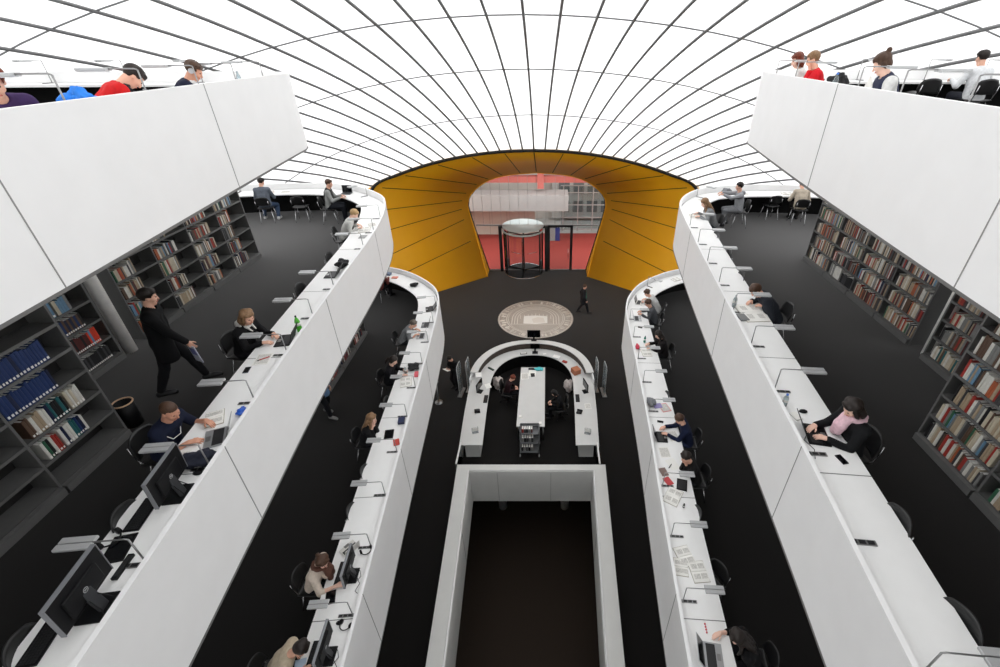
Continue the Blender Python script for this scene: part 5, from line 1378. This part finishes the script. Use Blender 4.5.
sit_at(2, -1, (-8.55,), 1.12, 'man in blue denim shirt and jeans seen from behind, rounded left end', .1, 'black chair under the man in the denim shirt', lean=12, head=(28, 20), hands=((-.16, .38, .80), (.16, .38, .80)), hair=('short', 'dark'), top=('long', (96, 102, 112)), legs=(62, 78, 102), shoes=(200, 200, 200), feet=((-.2, .25, .09), (.24, .12, .09)))
# the man walking past the shelves
person(-5.3, 5.86, 7.25, .5, 'tall man in black walking past the left bookcases with a magazine in hand', sit=False, lean=4, head=(14, -8), hands=((-.26, -.06, .84), (.24, .38, .82)), hdir=((-.0, .02, -.2), (0, .1, -.2)), hair=('short', 'dark'), top=('coat', (14, 14, 16)), legs=(20, 20, 23), feet=((-.1, .30, .085), (.10, -.30, .11)), hip=.93, sc=1.05, hv=.011)
m = MB(); m.box((0, 0, -.14), (.21, .012, .29), bev=.002).box((.0, -.0066, -.1), (.16, .001, .12), mi=1).box((.0, .0066, -.1), (.16, .001, .12), mi=1)
o = m.build('magazine', [plast('mag_lilac', (198, 200, 214)), plast('mag_violet', (104, 108, 168))]); o.location = (-4.88, 5.83, 8.13); o.rotation_euler = (.05, -.1, -.5); tag(o, 'lilac magazine held low by the man in black', 'magazine')
# --- middle gallery, right
sit_at(2, 1, 4.13, .82, 'dark haired woman with pink scarf typing on a black laptop', .12, 'black chair under the woman with the pink scarf', lean=8, head=(34, -6), hands=((-.10, .40, .80), (.14, .42, .80)), hair=('bob', 'dark'), top=('long', (24, 25, 27)), legs=(30, 32, 38), skin=2, extra=(('scarf', (222, 186, 196)),), hv=.011)
sit_at(2, 1, 7.4, .98, 'brown haired reader in dark jacket bent over a newspaper', 0, 'black chair under the newspaper reader', lean=30, head=(52, 10), hands=((-.16, .30, .84), (.12, .42, .80)), hair=('short', 'brown'), top=('coat', (44, 47, 54)), legs=(40, 42, 50), hv=.012)
sit_at(2, 1, 12.7, .95, 'long haired girl in grey top writing at the right end desk', 0, 'black chair under the long haired girl in grey', lean=22, head=(34, 0), hands=((-.16, .42, .80), (.18, .44, .80)), hair=('long', 'light'), top=('long', (136, 138, 140)), legs=(50, 54, 62), skin=2)
chair(6.6, 14.03, 7.25, PI-.1, 'black chair under the man in grey stretching his arm')
person(6.55, 14.05, 7.25, PI-.12, 'man in grey hooded sweater stretching his arm over the right end desk', lean=6, head=(12, 10), hands=((-.14, .56, 1.0), (.04, .62, 1.02)), hair=('short', 'dark'), top=('long', (150, 152, 156)), legs=(122, 124, 128), extra=(('hood', (142, 144, 148)),), feet=((-.1, .42, .09), (.14, .28, .09)))
sit_at(2, 1, (8.7,), 1.12, 'person in beige top bowed over the right end desk seen from behind', -.1, 'black chair under the person in beige', lean=26, head=(40, 10), hands=((-.18, .40, .80), (.16, .40, .80)), hair=('short', 'dark'), top=('long', (182, 170, 154)), legs=(40, 38, 36))
# --- lower gallery, left
sit_at(1, -1, 4.36, 1.0, 'woman in pale top and brown neck scarf working at a monitor, lower left', -.1, 'black chair under the woman in the pale top', lean=20, head=(30, 25), hands=((-.10, .22, 1.02), (.22, .50, .80)), hdir=((.1, .05, .2), None), hair=('bun', 'brown'), top=('elbow', (214, 200, 186)), legs=(26, 27, 32), skin=2, extra=(('scarf', (92, 60, 48)),), hv=.012)
sit_at(1, -1, 3.05, 1.1, 'person in beige shirt bowed over the desk at the photo bottom', .1, 'black chair under the bowed person in beige', lean=34, head=(50, 0), hands=((-.12, .30, .82), (.2, .46, .80)), hair=('short', 'dark'), top=('long', (186, 172, 150)), legs=(44, 42, 40), hv=.012)
sit_at(1, -1, 7.62, .98, 'woman in black with long light brown hair holding her face, lower left', -.1, 'black chair under the woman holding her face', lean=16, head=(20, -10), hands=((-.06, .24, .98), (.10, .24, .96)), hdir=((.05, .08, .2), (-.05, .08, .2)), hair=('long', 'light'), top=('long', (22, 22, 24)), legs=(28, 28, 32), skin=2)
sit_at(1, -1, 9.85, .98, 'woman in black with dark ponytail at the flat black bag, lower left', -.1, 'black chair under the woman with the dark ponytail', lean=14, head=(28, 0), hands=((-.14, .40, .80), (.14, .44, .80)), hair=('ponytail', 'dark'), top=('long', (20, 20, 24)), legs=(24, 24, 28), skin=2)
sit_at(1, -1, 11.85, 1.0, 'person in grey top leaning to a laptop near the lower left curve', 0, 'black chair under the person in grey at the lower left curve', lean=30, head=(30, 0), hands=((-.2, .42, .80), (.16, .44, .80)), hair=('short', 'grey'), top=('rolled', (126, 128, 130)), legs=(40, 42, 46))
sit_at(1, -1, (-5.3,), 1.0, 'dark dressed person in the shade of the lower left rounded end', 0, 'black chair in the shade of the lower left rounded end', lean=22, head=(40, 0), hands=((-.16, .40, .80), (.16, .40, .80)), hair=('short', 'dark'), top=('long', (96, 50, 46)), legs=(30, 30, 34))
person(-5.15, 9.0, 3.87, -.3, 'person in pale blue top on the lower left walkway, mostly hidden', sit=False, lean=3, hands=((-.25, .06, .82), (.25, .08, .82)), hair=('short', 'brown'), top=('coat', (96, 126, 160)), legs=(20, 21, 26), shoes=(120, 120, 118), feet=((-.1, -.12, .085), (.1, .2, .085)))
# --- lower gallery, right
sit_at(1, 1, 3.18, 1.06, 'woman in black with her hand at her chin, photo bottom right', -.05, 'black chair under the woman in black at the photo bottom', lean=24, head=(34, 0), hands=((.02, .24, .98), (.2, .48, .80)), hdir=((.02, .1, .2), None), hair=('long', 'dark'), top=('rolled', (18, 18, 20)), legs=(20, 20, 24), skin=2, hv=.012)
sit_at(1, 1, 6.53, .88, 'man in black resting his chin on his fists, lower right', .1, 'black chair under the man resting his chin', lean=18, head=(30, -5), hands=((-.06, .26, .98), (.06, .26, .98)), hdir=((.05, .08, .2), (-.05, .08, .2)), hair=('short', 'dark'), top=('long', (22, 21, 21)), legs=(30, 30, 34), curl=1.2)
sit_at(1, 1, 7.6, .93, 'man in navy sweater typing with white paper between his arms, lower right', 0, 'black chair under the man in the navy sweater', lean=16, head=(36, 0), hands=((-.12, .50, .80), (.14, .52, .80)), hair=('short', 'brown'), top=('long', (22, 30, 56)), legs=(46, 54, 86))
sit_at(1, 1, 11.1, .98, 'woman in black with maroon hair clip writing, lower right', .05, 'black chair under the woman with the maroon hair clip', lean=14, head=(30, 0), hands=((-.14, .42, .80), (.14, .44, .80)), hair=('long', 'dark'), top=('long', (26, 22, 23)), legs=(28, 28, 32), skin=2, extra=(('clip',),))
sit_at(1, 1, 13.1, .98, 'brown haired person in dark grey at the silver laptop, lower right end', 0, 'black chair under the person in dark grey', lean=18, head=(30, 0), hands=((-.12, .44, .80), (.14, .46, .80)), hair=('curly', 'brown'), top=('long', (78, 80, 84)), legs=(40, 42, 46))
sit_at(1, 1, 14.1, 1.0, 'brown haired person in white top bending at the lower right end', 0, 'black chair under the person in the white top', lean=30, head=(36, 10), hands=((-.16, .44, .80), (.14, .46, .80)), hair=('curly', 'brown'), top=('long', (204, 204, 202)), legs=(150, 152, 156))
# --- upper gallery
sit_at(3, -1, 4.74, .95, 'person in purple sweater leaning on the upper left desk', -.7, 'black chair under the person in purple', lean=34, head=(30, 10), hands=((-.16, .38, .80), (.16, .38, .80)), hair=('short', 'red'), top=('long', (62, 44, 84)), legs=(40, 40, 46), hv=.012)
sit_at(3, -1, 5.85, .88, 'dark haired person in red sweater with head sunk over the desk', .75, 'black chair under the red sweater on the upper left', lean=32, head=(62, 0), hands=((-.20, .42, .80), (.16, .42, .80)), hair=('short', 'dark'), top=('long', (196, 30, 32)), legs=(40, 42, 50), extra=(('collar', (30, 32, 38)),), hv=.012)
sit_at(3, -1, 7.45, .95, 'man with headphones in navy and white jacket on the upper left', .45, 'black chair under the man with headphones', lean=28, head=(34, 15), hands=((-.10, .36, .84), (.16, .42, .80)), hip=.48, hair=('short', 'brown'), top=('long', (28, 32, 52)), legs=(40, 42, 50), extra=(('headphones',), ('collar', (224, 224, 224))), skin=1, hv=.012)
chair_at(3, -1, 6.05, .95, 'empty black chair behind the blue scarf on the upper left', 0)
sit_at(3, 1, 10.02, .82, 'red haired woman in white behind the red sweater, upper right', -.3, 'black chair under the red haired woman', lean=18, head=(26, -20), hands=((-.12, .38, .80), (.14, .38, .80)), hip=.5, hair=('bob', 'red'), top=('long', (210, 208, 205)), legs=(50, 50, 56), skin=2, hv=.012)
sit_at(3, 1, 9.3, .8, 'dark blond person in red sweater at the upper right corner', -.15, 'black chair under the red sweater on the upper right', lean=14, head=(22, 10), hands=((-.06, .24, .98), (.16, .38, .80)), hdir=((.02, .08, .2), None), hip=.5, hair=('short', 'light'), top=('long', (200, 30, 40)), legs=(40, 42, 50), hv=.012)
sit_at(3, 1, 7.0, .88, 'person with hair bun in navy cardigan and white sleeves, upper right', -.1, 'black chair under the person with the hair bun', lean=12, head=(34, 15), hands=((-.12, .36, .80), (.14, .38, .80)), hip=.5, hair=('bun', 'brown'), top=('long', (206, 206, 204)), legs=(40, 42, 50), skin=2, extra=(('vest', (26, 34, 62)),), hv=.012)
sit_at(3, 1, (9.05,), 1.15, 'man in white shirt seen from behind at the upper right end desk', .1, 'black chair under the man in the white shirt', lean=12, head=(16, 0), hands=((-.28, .36, .80), (.24, .38, .80)), hip=.5, hair=('short', 'dark'), top=('long', (216, 218, 220)), legs=(50, 52, 60), hv=.012)
# --- entrance level
person(2.5, 21.3, 0, .1, 'man in dark coat over a green shirt crossing the entrance floor', sit=False, lean=3, head=(10, -10), hands=((-.25, -.04, .86), (.25, .12, .84)), hdir=((0, .05, -.2), (0, .08, -.2)), hair=('short', 'brown'), top=('coat', (28, 28, 32)), legs=(24, 25, 30), feet=((-.1, -.26, .1), (.1, .28, .085)), hip=.88, extra=(('front', (26, 104, 82)),))
person(-3.18, 14.95, 0, -2.2, 'man in black reading a white sheet beside the lower left gallery', sit=False, lean=5, head=(36, 0), hands=((-.10, .28, 1.12), (.10, .28, 1.12)), hair=('short', 'dark'), top=('long', (22, 21, 23)), legs=(26, 23, 26))
m = MB(); m.box((0, 0, 0), (.2, .28, .004)); o = m.build('paper_sheet', paper); a = -2.2
o.location = (-3.18+.38*math.cos(a), 14.95+.38*math.sin(a), 1.14); o.rotation_euler = (0, -.35, a); tag(o, 'white sheet in the hands of the standing man in black', 'paper')
def swivel(x, y, rz, label):
    r = thing('office_chair', label, 'chair', (x, y, 0), rz-PI/2, 'reception office chairs')
    grid_shell(MB(), lambda u, v: (u*.23, -.2+.42*v, .47+.015*u*u), 9, 8, .05).build('seat', chairblk, r)
    grid_shell(MB(), lambda u, v: (u*(.22-.04*v), -.24-.05*v+.05*u*u, .56+.45*v), 9, 8, .04).build('backrest', chairblk, r)
    MB().tube([(0, 0, .08), (0, 0, .45)], .028, 10).build('gas_lift', steel, r)
    MB().tube([(0, -.1, .42), (0, -.3, .44), (0, -.29, .62)], .016, 8).build('back_support', steel, r)
    for k in range(5):
        a = 2*PI*k/5; d = Vector((math.cos(a), math.sin(a), 0))
        l = MB().tube([d*.02+Vector((0, 0, .1)), d*.28+Vector((0, 0, .075))], [.024, .016], 8).build('foot', blackpl, r); MB().lathe([(0, -.02), (.03, -.016), (.032, 0), (.03, .016), (0, .02)], d*.29+Vector((0, 0, .033)), 12, M=rotz(a) @ rotx(PI/2)).build('caster', blackpl, l)
    for s in (-1, 1): MB().tube([(s*.24, -.1, .46), (s*.27, -.08, .64), (s*.27, .14, .66)], .018, 8).build('armrest', blackpl, r)
swivel(-.98, 14.05, -.1, 'black office chair left of the long work table'); swivel(1.12, 13.15, PI+.1, 'black office chair right of the long work table')
person(-.98, 14.08, 0.01, -.1, 'reception clerk in dark burgundy sitting left of the long work table', lean=14, head=(36, 0), hands=((-.10, .32, .70), (.10, .34, .70)), hair=('short', 'red'), top=('long', (40, 22, 26)), legs=(24, 24, 28))
person(1.12, 13.18, 0.01, PI+.1, 'reception clerk in black sitting right of the long work table', lean=14, head=(40, 0), hands=((-.12, .34, .70), (.12, .36, .70)), hair=('bob', 'black'), top=('long', (20, 20, 22)), legs=(22, 22, 26))
